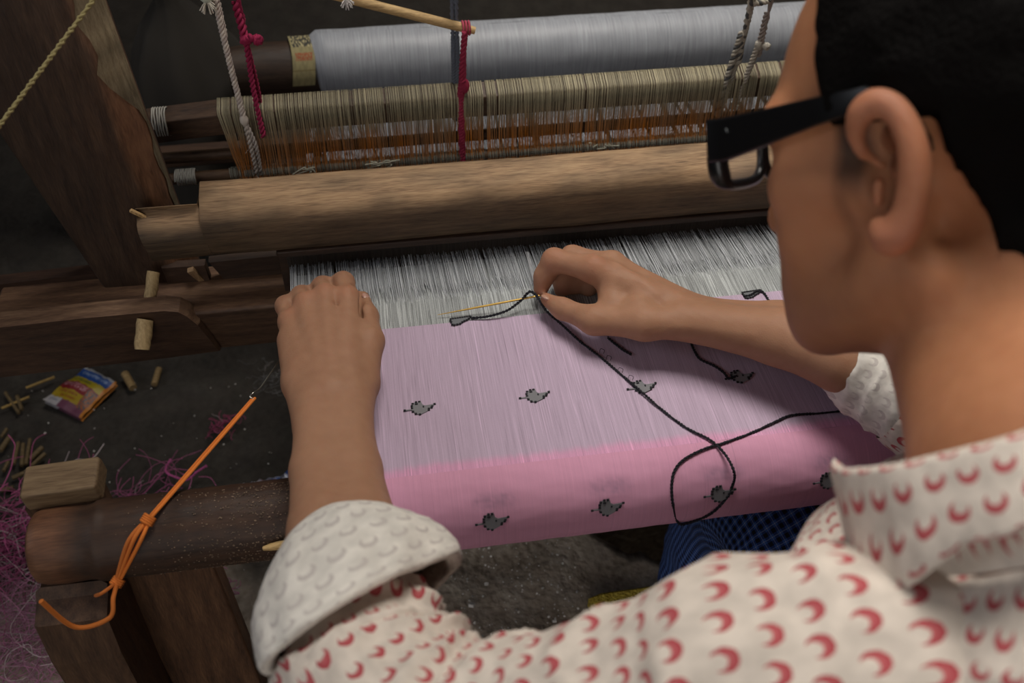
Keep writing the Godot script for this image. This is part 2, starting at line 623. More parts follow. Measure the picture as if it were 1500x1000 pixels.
func room() -> void:
	# earth floor with the treadle pit dug into it
	var pit := PackedVector2Array([Vector2(0.205, -0.78), Vector2(0.215, -0.68), Vector2(0.25, -0.635), Vector2(0.31, -0.60), Vector2(0.355, -0.555), Vector2(0.36, -0.44), Vector2(0.40, -0.30), Vector2(0.95, -0.30), Vector2(0.98, -0.78)])
	var n1 := FastNoiseLite.new()
	n1.seed = 5; n1.frequency = 3.0; n1.fractal_octaves = 4
	var g := Geo.new()
	var rows := []
	var cell := 0.016
	var xs := PackedFloat32Array()
	var zs := PackedFloat32Array()
	var x := -1.8
	while x < 2.2:
		xs.append(x)
		x += cell if x > -0.8 and x < 1.1 else 0.1
	var z := -2.8
	while z < 1.9:
		zs.append(z)
		z += cell if z > -1.4 and z < -0.2 else 0.1
	for zz in zs:
		var row := PackedVector3Array()
		for xx in xs:
			var y := n1.get_noise_2d(xx * 2.0, zz * 2.0) * 0.014 + n1.get_noise_2d(xx * 18.0, zz * 18.0) * 0.0018 - 0.006
			if Geometry2D.is_point_in_polygon(Vector2(xx, zz), pit):
				y = -0.42
			row.append(Vector3(xx, y, zz))
		rows.append(row)
	var soil := []  # floor colours, with the shade at left and back painted in
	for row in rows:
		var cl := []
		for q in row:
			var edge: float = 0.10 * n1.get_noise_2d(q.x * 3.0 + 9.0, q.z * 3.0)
			var left_shade := smoothstep(0.10, -0.12, q.x + edge) * smoothstep(-0.60, -0.72, q.z + edge)
			var back_shade := smoothstep(-0.8, -1.0, q.z + edge)
			var c := lerpf(1.0, 0.09, maxf(left_shade, back_shade)) * (1.0 + 0.25 * n1.get_noise_2d(q.x * 8.0, q.z * 8.0))
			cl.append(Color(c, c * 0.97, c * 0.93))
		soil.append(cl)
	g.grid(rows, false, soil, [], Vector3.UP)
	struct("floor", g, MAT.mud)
	var walls := {
		"wall_back": [Vector3(0.2, 1.2, -2.86), Vector3(4.2, 3.0, 0.14)],
		"wall_right": [Vector3(2.26, 1.2, -0.4), Vector3(0.14, 3.0, 4.9)],
	}
	for w in walls:
		g = Geo.new()
		g.box(walls[w][0], walls[w][1], 0.01)
		struct(w, g, MAT.soot)
	g = Geo.new()      # the left wall, with an opening added for the left fill light
	g.box(Vector3(-1.86, 1.2, -1.8), Vector3(0.14, 3.0, 2.1), 0.01)
	g.box(Vector3(-1.86, 1.2, 1.05), Vector3(0.14, 3.0, 2.1), 0.01)
	g.box(Vector3(-1.86, 0.35, -0.375), Vector3(0.14, 1.3, 0.76), 0.01)
	g.box(Vector3(-1.86, 2.3, -0.375), Vector3(0.14, 0.8, 0.76), 0.01)
	struct("wall_left", g, MAT.soot)
	g = Geo.new()      # the wall behind the camera, with an open doorway
	g.box(Vector3(-1.45, 1.2, 1.96), Vector3(0.9, 3.0, 0.14), 0.01)
	g.box(Vector3(1.15, 1.2, 1.96), Vector3(2.3, 3.0, 0.14), 0.01)
	g.box(Vector3(-0.5, 2.4, 1.96), Vector3(1.0, 0.6, 0.14), 0.01)
	struct("wall_front", g, MAT.soot)
	g = Geo.new()      # the roof, with an opening for daylight
	g.box(Vector3(-1.11, 2.62, -0.4), Vector3(1.64, 0.12, 4.9), 0.01)
	g.box(Vector3(1.53, 2.62, -0.4), Vector3(1.60, 0.12, 4.9), 0.01)
	g.box(Vector3(0.22, 2.62, -2.2), Vector3(1.04, 0.12, 1.1), 0.01)
	g.box(Vector3(0.22, 2.62, 0.65), Vector3(1.04, 0.12, 2.6), 0.01)
	struct("ceiling", g, MAT.soot)

	# unseen plank rack, added to shade the left; cords hang from the pole
	var rack := thing("added_shade_rack", "added unseen dark plank rack that shades the left end of the loom", "rack", Vector3(-0.6, 1.5, -0.85))
	for i in 6:
		g = Geo.new()
		g.box(Vector3(-0.68, 1.56, -1.55 + i * 0.245), Vector3(1.44, 0.03, 0.235), 0.004, Basis.IDENTITY, Color(0.8, 0.75, 0.7))
		part("plank", g, MAT.dark_x, rack)
	g = Geo.new()
	g.tube(line(Vector3(-0.9, 1.512, -0.87), Vector3(1.1, 1.512, -0.87), 12), 0.02, 12, Color(0.8, 0.75, 0.7))
	single("harness_pole", g, MAT.dark_x, "dark round pole overhead from which the harness cords hang", "pole")
	# dark things behind the loom
	g = Geo.new()
	g.box(Vector3(-0.44, 0.55, -1.36), Vector3(0.11, 1.1, 0.09), 0.006, Basis.from_euler(Vector3(0, 0.3, 0.04)), Color(0.55, 0.5, 0.45))
	single("loom_post", g, MAT.dark_y, "dark upright loom post in the shadow behind the leaning plank", "post")
	g = Geo.new()
	var sack := []
	for i in 15:
		var t := i / 14.0
		var ring := PackedVector3Array()
		for j in 36:
			var a := TAU * j / 36
			var r := 0.02 + 0.085 * sin(PI * clampf(t * 1.05 + 0.05, 0, 1)) ** 0.6
			r *= 1.0 + 0.16 * n1.get_noise_3d(cos(a) * 0.7, t * 0.9, sin(a) * 0.7) + 0.06 * sin(a * 7 + t * 5)
			ring.append(Vector3(-0.215, 0.02, -1.22) + Vector3(cos(a) * r * 0.9 - t * 0.03, t * 0.46, sin(a) * r))
		sack.append(ring)
	g.grid(sack, true, Color(0.42, 0.4, 0.38))
	g.cap(sack[-1], Vector3.UP, Color(0.42, 0.4, 0.38))
	single("cloth_bundle", g, plain(srgb(72, 68, 62), 0.95, 0.0, true), "dark crumpled cloth bundle hanging in the shadow left of the grey warp roll", "cloth")


func loom() -> void:
	var n1 := FastNoiseLite.new()
	n1.seed = 9; n1.frequency = 1.0; n1.fractal_octaves = 4
	# ---- the batten: cap beam, reed, swords, shuttle box
	var t := thing("loom_batten", "worn brown loom batten with thick rounded cap beam and leaning side plank above the reed", "loom batten", Vector3(0.2, 0.3, -0.72))
	var g := Geo.new()
	var rows := []
	var cols := []
	var xs := [-0.2145, -0.212, -0.205, -0.19, -0.175, -0.1615, -0.1610]
	for i in 96:
		xs.append(-0.159 + i * 0.0112)
	for x in xs:
		var zb := -0.742 if x > -0.1612 else -0.720
		var e := clampf((x + 0.2145) / 0.006, 0.0, 1.0)
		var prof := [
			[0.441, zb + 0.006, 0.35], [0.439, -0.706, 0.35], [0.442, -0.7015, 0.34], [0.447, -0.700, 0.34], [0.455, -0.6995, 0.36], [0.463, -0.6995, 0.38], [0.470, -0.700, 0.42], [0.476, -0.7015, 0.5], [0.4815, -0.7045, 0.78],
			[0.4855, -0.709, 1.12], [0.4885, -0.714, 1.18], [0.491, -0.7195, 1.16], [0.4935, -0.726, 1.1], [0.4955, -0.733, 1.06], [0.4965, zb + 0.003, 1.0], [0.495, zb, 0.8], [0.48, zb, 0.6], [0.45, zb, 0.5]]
		var row := PackedVector3Array()
		var cl := []
		for q in prof:
			var zz: float = maxf(q[1], zb)
			var p := Vector3(x + (0.008 * (1.0 - (q[0] - 0.44) / 0.05)) * (1.0 - e) * 0.0, q[0], zz)
			if x < -0.159:
				p.y -= 0.009 * clampf((q[0] - 0.455) / 0.03, 0, 1)
				p.x += 0.006 * (1.0 - clampf((q[0] - 0.44) / 0.045, 0, 1))
			var w := n1.get_noise_3d(x * 9.0, q[0] * 60, zz * 60)
			p.y += w * 0.0016
			p.z += n1.get_noise_3d(x * 12.0 + 40, q[0] * 50, zz * 50) * 0.0014
			row.append(p)
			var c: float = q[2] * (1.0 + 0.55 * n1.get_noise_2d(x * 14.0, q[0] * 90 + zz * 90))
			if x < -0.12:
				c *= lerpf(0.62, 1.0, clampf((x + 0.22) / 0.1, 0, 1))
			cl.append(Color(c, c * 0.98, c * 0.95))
		rows.append(row); cols.append(cl)
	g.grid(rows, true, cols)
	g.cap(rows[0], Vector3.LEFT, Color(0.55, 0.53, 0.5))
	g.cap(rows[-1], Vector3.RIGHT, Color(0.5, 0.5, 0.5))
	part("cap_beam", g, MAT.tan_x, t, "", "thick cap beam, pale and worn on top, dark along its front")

	# the leaning side plank with a worn pale edge
	g = Geo.new()
	rows = []; cols = []
	for i in 60:
		var y := 0.36 + i * 0.0145
		var xl := -0.268 - (y - 0.36) * 0.2 if y < 0.6 else -0.316
		var xr := -0.186 - (y - 0.42) * 0.057
		var w := n1.get_noise_2d(y * 16.0, 3.0) * 0.006
		var m := xr - 0.024 + w
		var zf := -0.738
		var row := PackedVector3Array([Vector3(xl, y, zf - 0.003), Vector3(xl + 0.003, y, zf), Vector3(lerpf(xl, m, 0.5), y, zf + 0.001), Vector3(m, y, zf), Vector3(lerpf(m, xr, 0.35), y, zf - 0.004), Vector3(lerpf(m, xr, 0.8), y, zf - 0.014), Vector3(xr, y, zf - 0.024), Vector3(xr - 0.001, y, zf - 0.034), Vector3(xl, y, zf - 0.034)])
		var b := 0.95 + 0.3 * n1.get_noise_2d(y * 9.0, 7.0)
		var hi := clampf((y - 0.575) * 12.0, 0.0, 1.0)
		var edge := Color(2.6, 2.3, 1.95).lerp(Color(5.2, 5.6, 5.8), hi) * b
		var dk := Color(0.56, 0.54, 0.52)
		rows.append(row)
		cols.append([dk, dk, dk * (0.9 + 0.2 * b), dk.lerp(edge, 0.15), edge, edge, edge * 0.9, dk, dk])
	g.grid(rows, true, cols)
	g.cap(rows[-1], Vector3.UP, Color(0.5, 0.5, 0.5))
	part("sword_plank", g, MAT.dark_y, t, "", "wide dark side plank with a pale worn edge")

	# bare weathered wood where the edge has lost its dark skin
	g = Geo.new()
	var bare := []
	cols = []
	for i in rows.size():
		var y: float = rows[i][0].y
		if y < 0.44:
			continue
		var r: PackedVector3Array = rows[i]
		var cut := lerpf(0.85, 0.25, smoothstep(0.56, 0.60, y)) + 0.3 * n1.get_noise_2d(y * 24.0, 8.0)
		var row := PackedVector3Array()
		for k in 9:
			var s := lerpf(clampf(cut, 0.05, 0.92), 1.0, k / 8.0) * 3.0
			var j := mini(int(s), 2)
			row.append(r[3 + j].lerp(r[4 + j], s - j) + Vector3(0.0006, 0, 0.0006))
		bare.append(row)
		var b := (0.62 + 0.3 * n1.get_noise_2d(y * 40.0, 2.0)) * lerpf(0.5, 1.0, smoothstep(0.56, 0.6, y))
		var cl := []
		for k in 9:
			cl.append(Color(b * 0.92, b * 0.98, b * 1.05) * (1.0 + 0.35 * n1.get_noise_2d(y * 90.0, k * 9.0)))
		cols.append(cl)
	g.grid(bare, false, cols, [], Vector3(1, 0, 1))
	part("worn_edge", g, MAT.pale_y, t, "", "pale weathered strip along the plank edge")

	g = Geo.new()
	g.box(Vector3(0.25, 0.359, -0.725), Vector3(1.24, 0.052, 0.07), 0.004, Basis.IDENTITY, Color(1.0, 0.95, 0.85))
	lit_worn_top(g, Color(1.9, 1.85, 1.7))
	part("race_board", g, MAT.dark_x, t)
	g = Geo.new()
	var z := -0.682
	var pts := PackedVector2Array()
	for q in [[-160, 492], [0, 477], [120, 464], [240, 453], [262, 455], [276, 462], [292, 475], [308, 494], [323, 515], [240, 527], [120, 541], [0, 555], [-160, 572]]:
		var p := atz(q[0], q[1], z)
		pts.append(Vector2(p.x, p.y))
	g.slab(Vector3(0, 0, z - 0.021), Vector3.RIGHT, Vector3.UP, pts, 0.021, 0.002, Color(0.8, 0.72, 0.66))
	lit_worn_top(g, Color(2.2, 2.3, 2.3))
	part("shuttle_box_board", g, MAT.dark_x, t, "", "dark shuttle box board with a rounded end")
	# the paler top of that board is mostly light from above, painted in
	g = Geo.new()
	z = -0.752
	pts = PackedVector2Array()
	for q in [[-160, 432], [0, 414], [120, 400], [190, 394], [207, 396], [214, 404], [216, 436], [120, 446], [0, 462], [-160, 480]]:
		var p := atz(q[0], q[1], z)
		pts.append(Vector2(p.x, p.y))
	g.slab(Vector3(0, 0, z - 0.014), Vector3.RIGHT, Vector3.UP, pts, 0.014, 0.002, Color(0.55, 0.45, 0.4))
	part("back_board", g, MAT.dark_x, t)
	g = Geo.new()
	for q in [[[236, 392], [300, 388], [322, 446], [262, 452], 0.7], [[305, 384], [420, 372], [424, 400], [330, 412], 0.45]]:
		pts = PackedVector2Array()
		for i in 4:
			var p := atz(q[i][0], q[i][1], -0.735)
			pts.append(Vector2(p.x, p.y))
		var gg := Geo.new()
		gg.slab(Vector3(0, 0, -0.745), Vector3.RIGHT, Vector3.UP, pts, 0.01, 0.001, Color(q[4], q[4] * 0.9, q[4] * 0.82))
		part("packing_board", gg, MAT.dark_x, t)
	var stick := Geo.new()
	var a := atz(281, 378, -0.75)
	stick.box(a.lerp(atz(322, 448, -0.73), 0.5), Vector3(0.007, a.distance_to(atz(322, 448, -0.73)), 0.006), 0.001, Basis.from_euler(Vector3(0.3, 0, 0.36)), Color(0.6, 0.5, 0.45))
	part("lath", stick, MAT.pale_y, t)
	for q in [[[225, 398, -0.722], [219, 446, -0.70], 0.0058], [[213, 468, -0.682], [208, 512, -0.662], 0.0075]]:
		g = Geo.new()
		var p0 := atz(q[0][0], q[0][1], q[0][2])
		var p1 := atz(q[1][0], q[1][1], q[1][2])
		var path := line(p0, p1, 6)
		var rad := []
		for i in 7:
			path[i] += Vector3(n1.get_noise_1d(i * 3.1), 0, 0) * 0.0012
			rad.append(q[2] * (1.0 + 0.08 * n1.get_noise_1d(i * 9.3 + 5)) * (0.85 if i == 6 else 1.0))
		g.tube(path, rad, 12, Color(0.9, 0.86, 0.74))
		part("peg", g, MAT.pale_y, t, "", "pale whittled peg")
	# splinter wedged beside the beam end
	g = Geo.new()
	g.box(atz(206, 315, -0.716), Vector3(0.0035, 0.02, 0.003), 0.0005, Basis.from_euler(Vector3(0.2, 0, 0.75)), Color(1.2, 1.05, 0.85))
	part("wedge", g, MAT.pale_y, t, "", "small pale splinter")

	# reed: baulk along the top and fine dents
	g = Geo.new()
	g.box(Vector3(0.33, 0.437, -0.704), Vector3(0.86, 0.008, 0.010), 0.002, Basis.IDENTITY, Color(0.5, 0.45, 0.4))
	g.box(Vector3(0.33, 0.405, -0.7105), Vector3(0.86, 0.07, 0.002), 0.0005, Basis.IDENTITY, Color(0.42, 0.37, 0.33))
	part("reed_frame", g, MAT.dark_x, t)
	g = Geo.new()
	for i in 700:
		var x := -0.092 + i * 0.00115
		var s := rng.randf_range(0.6, 1.1)
		var c := Color(0.048, 0.04, 0.034) * s
		g.tube(PackedVector3Array([Vector3(x, 0.38, -0.7085), Vector3(x, 0.436, -0.7075 + rng.randf_range(-0.0004, 0.0004))]), 0.00042, 3, c, false)
	part("reed_dent", g, MAT.thread, t, "stuff", "closely set dark reed dents")

	# ---- the warp beam and its wound grey warp
	var wb := thing("warp_beam", "back warp beam wound thick with pale grey warp yarn, dark bare log at its left end", "warp beam", Vector3(0.3, 0.34, -1.13))
	g = Geo.new()
	var path := line(Vector3(-0.17, 0.389, -1.13), Vector3(0.98, 0.389, -1.13), 30)
	var rad := []
	for i in 31:
		rad.append(0.034 + n1.get_noise_1d(i * 2.0) * 0.0015)
	rad[0] = 0.03
	g.tube(path, rad, 28, Color(0.5, 0.47, 0.42))
	part("core_log", g, MAT.dark_x, wb)
	g = Geo.new()
	rows = []; cols = []
	var uvs := []
	for i in 49:
		var an := TAU * i / 48
		var row := PackedVector3Array()
		var uvr := []
		for j in 100:
			var x := -0.070 + j * 0.0105
			var r := 0.0405 + 0.0008 * n1.get_noise_2d(x * 20, an)
			if j == 0 or j == 99:
				r = 0.033
			row.append(Vector3(x + (0.012 * (1.0 - clampf(j / 6.0, 0, 1)) * sin(an) * 0.4), 0.3935 + cos(an) * r, -1.13 + sin(an) * r))
			uvr.append(Vector2(x / 0.28, an * 0.04 / 0.28))
		rows.append(row); uvs.append(uvr)
	g.grid(rows, false, Color.WHITE, uvs, Vector3.ZERO)
	MAT.warp_wound = streak_material(srgb(146, 149, 155), 0.16, 31, 0.5)
	part("wound_warp", g, MAT.warp_wound, wb)
	g = Geo.new()
	rows = []; uvs = []
	for i in 13:
		var an := lerpf(-1.1, 1.75, i / 12.0)
		var row := PackedVector3Array()
		var uvr := []
		for j in 6:
			var x := -0.094 + j * 0.0055 + 0.003 * sin(an * 2.0)
			row.append(Vector3(x, 0.391 + cos(an) * 0.0372, -1.13 + sin(an) * 0.0372))
			uvr.append(Vector2(j / 5.0, i / 12.0))
		rows.append(row); uvs.append(uvr)
	g.grid(rows, false, Color.WHITE, uvs, Vector3(0, 1, 1))
	var lm := plain(Color.WHITE, 0.8)
	lm.albedo_texture = label_texture()
	part("paper_label", g, lm, wb, "", "yellowed printed paper label")

	# the warp sheet running from the roll to the heddles and through the reed
	g = Geo.new()
	for i in 1000:
		var x := -0.072 + i * 0.00096 + rng.randf_range(-0.0004, 0.0004)
		if x > 0.30 and fposmod(x * 31.0, 1.0) < 0.16:
			continue
		if n1.get_noise_1d(x * 60.0) > 0.36:
			continue
		var c := Color(0.34, 0.35, 0.38) * rng.randf_range(0.55, 1.15)
		var xr := -0.09 + i * 0.00094
		var sl := 0.012 if x > 0.3 else 0.004
		g.tube(PackedVector3Array([Vector3(x - sl, 0.354, -1.135), Vector3(x, 0.372, -1.06), Vector3(lerpf(x, xr, 0.5), 0.399, -0.86), Vector3(xr, 0.410, -0.712)]), 0.00042, 3, c, false)
	single("warp_sheet", g, MAT.thread, "loose grey warp threads stretched between the warp roll and the heddles", "warp threads", "", "stuff")
	g = Geo.new()
	g.box(Vector3(0.3, 0.318, -1.06), Vector3(1.3, 0.018, 0.03), 0.004, Basis.IDENTITY, Color(0.8, 0.75, 0.7))
	single("cross_bar", g, MAT.dark_x, "thin dark cross bar running under the grey warp roll", "bar")


# paints light from above, and some rubbed edge, onto upward faces
func lit_worn_top(g: Geo, c: Color) -> void:
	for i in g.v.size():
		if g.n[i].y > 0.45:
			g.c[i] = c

func label_texture() -> ImageTexture:
	var im := Image.create(96, 160, false, Image.FORMAT_RGB8)
	var f := FastNoiseLite.new()
	f.seed = 4; f.frequency = 0.05
	for y in 160:
		for x in 96:
			var c := srgb(140, 130, 92) * (1.0 + 0.15 * f.get_noise_2d(x, y))
			if y > 10 and y < 84 and x > 6:
				var q := f.get_noise_2d(x * 1.7 + 300, y * 1.7)
				c = srgb(52, 50, 44) if q > 0.02 else (srgb(120, 112, 84) if q > -0.2 else srgb(180, 168, 124))
			elif y > 96 and y < 112 and x > 14 and x < 86:
				c = srgb(150, 74, 44) if f.get_noise_2d(x * 5.0, y * 2.5 + 90) > -0.1 else c
			elif y > 128 and y < 131:
				c = srgb(120, 104, 66)
			im.set_pixel(x, y, c)
	return ImageTexture.create_from_image(im)


# a woven surface with fine streaks along v; u and v are tiles of about 0.28 m
func streak_texture(base: Color, contrast: float, sd: int, slubs := 2600, weave := 0.05) -> ImageTexture:
	var sz := 1024
	var r := RandomNumberGenerator.new()
	r.seed = sd
	var val := PackedFloat32Array()
	val.resize(sz * sz)
	var col := PackedFloat32Array()
	for x in sz:
		col.append(r.randf_range(-1, 1) * 0.35)
	for y in sz:
		for x in sz:
			val[y * sz + x] = col[x] + r.randf_range(-1.0, 1.0) * weave * 4.0
	for s in slubs:
		var x := r.randi_range(0, sz - 1)
		var y := r.randi_range(0, sz - 1)
		var ln := r.randi_range(40, 260)
		var amt := r.randf_range(0.3, 1.3) * (1.0 if r.randf() < 0.5 else -1.0)
		for q in ln:
			var yy := (y + q) % sz
			var e := sin(PI * q / ln)
			val[yy * sz + x] += amt * e
			if s % 3 == 0:
				val[yy * sz + (x + 1) % sz] += amt * e * 0.6
	var out := PackedByteArray()
	out.resize(sz * sz * 3)
	for i in sz * sz:
		var k := clampf(1.0 + val[i] * contrast, 0.2, 1.6)
		out[i * 3] = clampi(int(base.r * 255.0 * k), 0, 255)
		out[i * 3 + 1] = clampi(int(base.g * 255.0 * k), 0, 255)
		out[i * 3 + 2] = clampi(int(base.b * 255.0 * k), 0, 255)
	return ImageTexture.create_from_image(Image.create_from_data(sz, sz, false, Image.FORMAT_RGB8, out))

func streak_material(base: Color, contrast: float, sd: int, rough := 0.8, slubs := 2600, weave := 0.05) -> StandardMaterial3D:
	var m := plain(Color.WHITE, rough, 0.0, true)
	m.albedo_texture = streak_texture(base, contrast, sd, slubs, weave)
	return m


func harness() -> void:
	var n1 := FastNoiseLite.new()
	n1.seed = 19; n1.frequency = 1.0
	var t := thing("heddle_harness", "string heddles of olive and rust thread hung between a wooden bar and a lower rod", "heddles", Vector3(0.3, 0.4, -0.87))
	# upper bar
	var g := Geo.new()
	var rows := []
	for i in 60:
		var x := -0.232 + i * 0.0195
		var w := 0.0012 * n1.get_noise_1d(x * 20)
		var dy := clampf((-0.15 - x) / 0.08, 0, 1) * -0.006
		var row := PackedVector3Array()
		for q in [[0.467, -0.862], [0.4685, -0.8605], [0.489, -0.8605], [0.4905, -0.862], [0.4975, -0.878], [0.4965, -0.880], [0.468, -0.880], [0.467, -0.879]]:
			row.append(Vector3(x, q[0] + w + dy, q[1] + w))
		rows.append(row)
	g.grid(rows, true, Color(0.95, 0.88, 0.74))
	g.cap(rows[0], Vector3.LEFT, Color(0.7, 0.62, 0.5))
	g.cap(rows[-1], Vector3.RIGHT, Color(0.7, 0.62, 0.5))
	part("heddle_bar", g, MAT.dark_x, t, "", "rectangular wooden bar carrying the heddles")
	for q in [[0.418, -0.857], [0.433, -0.873]]:
		g = Geo.new()
		g.tube(line(Vector3(-0.226, q[0] + 0.004, q[1]), Vector3(0.9, q[0] + 0.006, q[1]), 20), 0.0062, 10, Color(1.5, 1.5, 1.3))
		part("lower_rod", g, MAT.dark_x, t)
	# heddle strings: over the bar, down in front and behind, round the lower rods
	g = Geo.new()
	for i in 1500:
		var x := -0.152 + i * 0.0007 + rng.randf_range(-0.0006, 0.0006)
		if n1.get_noise_1d(x * 130.0) > 0.42:
			continue
		var k := rng.randf_range(0.55, 1.25)
		var top := Color(0.44, 0.39, 0.26) * k
		var low := Color(0.62, 0.22, 0.03).lerp(Color(0.34, 0.30, 0.22), rng.randf() * 0.35 + clampf(0.35 * n1.get_noise_1d(x * 25.0), -0.4, 0.4)) * k
		var sl := 0.012 * clampf((-0.13 - x) / 0.025, 0, 1) + rng.randf_range(-0.0015, 0.0015)
		var pts := curve([Vector3(x, 0.487, -0.8815), Vector3(x, 0.4985, -0.8785), Vector3(x, 0.4955, -0.869), Vector3(x, 0.491, -0.8602), Vector3(x + sl * 0.3, 0.470, -0.8585), Vector3(x + sl * 0.6, 0.445, -0.8575), Vector3(x + sl, 0.430, -0.8535), Vector3(x + sl, 0.420, -0.8502)], 2)
		var cl := []
		for p in pts:
			cl.append(top.lerp(low, clampf((0.474 - p.y) / 0.022, 0, 1)))
		g.tube(pts, 0.00038, 3, cl, false)
		if i % 2:
			var c2 := Color(0.36, 0.30, 0.2) * k
			g.tube(PackedVector3Array([Vector3(x + 0.0006, 0.493, -0.8815), Vector3(x + 0.0006, 0.455, -0.879), Vector3(x + 0.001, 0.428, -0.879)]), 0.0003, 3, c2, false)
		if i % 2 == 0:
			var ring := PackedVector3Array()
			for a in 9:
				ring.append(Vector3(x + 0.0002 * a, 0.4235 + cos(a * TAU / 8) * 0.0068, -0.857 + sin(a * TAU / 8) * 0.0068))
			g.tube(ring, 0.0004, 3, Color(0.33, 0.33, 0.27) * k, false)
	part("heddle_string", g, MAT.gloss_thread, t, "stuff", "fine heddle strings, olive above and rust below")
	# lashings at the left ends
	for q in [[-0.215, 0.480, -0.8705, 0.016, 0.012, 6, 0.0022], [-0.206, 0.4235, -0.857, 0.0078, 0.0078, 12, 0.0016]]:
		g = Geo.new()
		var path := PackedVector3Array()
		for i in q[5] * 12:
			var a: float = TAU * i / 12.0
			path.append(Vector3(q[0] + i / 12.0 * q[6] * 1.1 + rng.randf_range(-1, 1) * 0.0004, q[1] + sin(a) * q[3], q[2] + cos(a) * q[4]))
		g.tube(path, 0.0009, 5, Color(0.44, 0.42, 0.37), false)
		part("lashing", g, MAT.thread, t, "", "pale cord wound round the bar end")
	g = Geo.new()
	for q in [[450, 250, 12], [560, 240, 18], [880, 215, 16]]:
		for i in 7:
			var p := atz(q[0] + rng.randf_range(-q[2], q[2]), q[1] + rng.randf_range(-6, 2), -0.85)
			g.tube(curve([p, p + Vector3(rng.randf_range(-0.008, 0.008), rng.randf_range(-0.001, 0.004), 0.003), p + Vector3(rng.randf_range(-0.016, 0.016), rng.randf_range(-0.004, 0.004), 0.004)], 4), 0.0006, 4, Color(0.5, 0.48, 0.38), false)
	part("loose_fibre", g, MAT.thread, t, "stuff")

	# ---- cords that hold the harness
	g = Geo.new()
	var dn := atz(380, 268, -0.853)
	var kn := atz(358, 176, -0.856)
	var path2 := curve([high(306, -870), atz(306, -60, -0.87), atz(316, 2, -0.868), atz(336, 90, -0.862), kn], 60)
	g.rope(path2, 0.0030, 3, 0.012, [Color(0.62, 0.54, 0.47), Color(0.68, 0.6, 0.52), Color(0.5, 0.42, 0.38)])
	g.rope(curve([kn, atz(369, 220, -0.853), dn], 24), 0.0026, 2, 0.010, Color(0.55, 0.48, 0.42))
	g.rope(curve([kn, atz(375, 215, -0.853), dn + Vector3(0.003, 0, 0)], 24), 0.0022, 2, 0.010, Color(0.5, 0.44, 0.4))
	g.blob(kn, Vector3(0.0045, 0.006, 0.0045), Basis.IDENTITY, Color(0.62, 0.55, 0.48), 7, 0.12, rng)
	g.blob(dn, Vector3(0.004, 0.006, 0.004), Basis.IDENTITY, Color(0.1, 0.1, 0.11), 7, 0.12, rng)
	for i in 14:
		var p := kn.lerp(dn, rng.randf())
		g.tube(PackedVector3Array([p, p + Vector3(rng.randf_range(-1, 1), rng.randf_range(-0.6, 0.3), 1) * 0.006]), 0.0002, 3, Color(0.6, 0.55, 0.5), false)
	single("white_cord", g, MAT.thread, "twisted off white cord with doubled lower end hanging at the left end of the heddles", "cord", "")
	g = Geo.new()
	var top := atz(303, 2, -0.862)
	for i in 22:
		var d := Vector3(rng.randf_range(-1, 0.9), rng.randf_range(-1.3, 0.2), rng.randf_range(0, 1)).normalized()
		g.tube(curve([top, top + d * 0.004, top + d * 0.009 + Vector3(0, -0.003, 0)], 3), 0.0006, 4, Color(0.68, 0.62, 0.52), false)
	g.blob(top + Vector3(0, 0.003, 0), Vector3(0.006, 0.004, 0.004), Basis.IDENTITY, Color(0.56, 0.6, 0.5), 7, 0.15, rng)
	single("cord_knot", g, MAT.thread, "frayed off white knot at the upper left, at the top of the white cord", "knot")

	g = Geo.new()
	var rk := atz(360, 58, -0.862)
	g.rope(curve([high(338, -870), atz(338, -60, -0.87), atz(345, 5, -0.868), rk], 50), 0.0036, 2, 0.012, Color(0.30, 0.012, 0.065))
	g.rope(curve([rk, atz(371, 130, -0.856), atz(386, 200, -0.852)], 20), 0.0030, 2, 0.010, Color(0.30, 0.012, 0.065))
	g.rope(curve([rk, atz(375, 120, -0.868), atz(383, 165, -0.872)], 20), 0.0028, 2, 0.010, Color(0.27, 0.012, 0.055))
	g.rope(curve([rk, rk + Vector3(0.006, 0.004, 0.004), rk + Vector3(0.011, -0.001, 0.005), rk + Vector3(0.012, 0.005, 0.004)], 8), 0.0036, 2, 0.008, Color(0.32, 0.014, 0.07))
	g.blob(rk, Vector3(0.006, 0.0055, 0.0055), Basis.IDENTITY, Color(0.30, 0.012, 0.065), 8, 0.14, rng)
	g.blob(rk + Vector3(0.012, 0.001, 0.004), Vector3(0.0045, 0.005, 0.0045), Basis.IDENTITY, Color(0.32, 0.014, 0.07), 8, 0.14, rng)
	single("crimson_cord", g, MAT.thread, "crimson twisted cord knotted halfway, beside the white cord at the upper left", "cord")

	# pale stick with the braids hung from it
	var st := thing("harness_stick", "pale peeled wooden stick jutting in at the top, its rounded end tied with red cord", "stick", atz(600, 20, -0.872))
	g = Geo.new()
	var s1 := atz(696, 45, -0.872)
	var s0 := s1 + (atz(470, -12, -0.895) - s1) * 1.9
	var sp := line(s0, s1, 16)
	var sr := []
	for i in 17:
		sr.append(0.0047 * (1.0 + 0.06 * n1.get_noise_1d(i * 4.0)))
	sr[16] = 0.0036
	g.tube(sp, sr, 14, Color(1.2, 1.08, 0.86))
	part("peeled_rod", g, MAT.pale_x, st)
	g = Geo.new()
	var wk := atz(508, 0, -0.886)
	for i in 16:
		var d := Vector3(rng.randf_range(-1, 1), rng.randf_range(-1.3, 0.4), rng.randf_range(0.2, 1)).normalized()
		g.tube(curve([wk, wk + d * 0.003, wk + d * 0.007 + Vector3(0, -0.003, 0)], 3), 0.0006, 4, Color(0.66, 0.63, 0.6), false)
	g.blob(wk, Vector3(0.003, 0.006, 0.006), Basis.IDENTITY, Color(0.66, 0.63, 0.6), 7, 0.12, rng)
	part("white_tie", g, MAT.thread, st, "", "white thread tie with frayed ends")

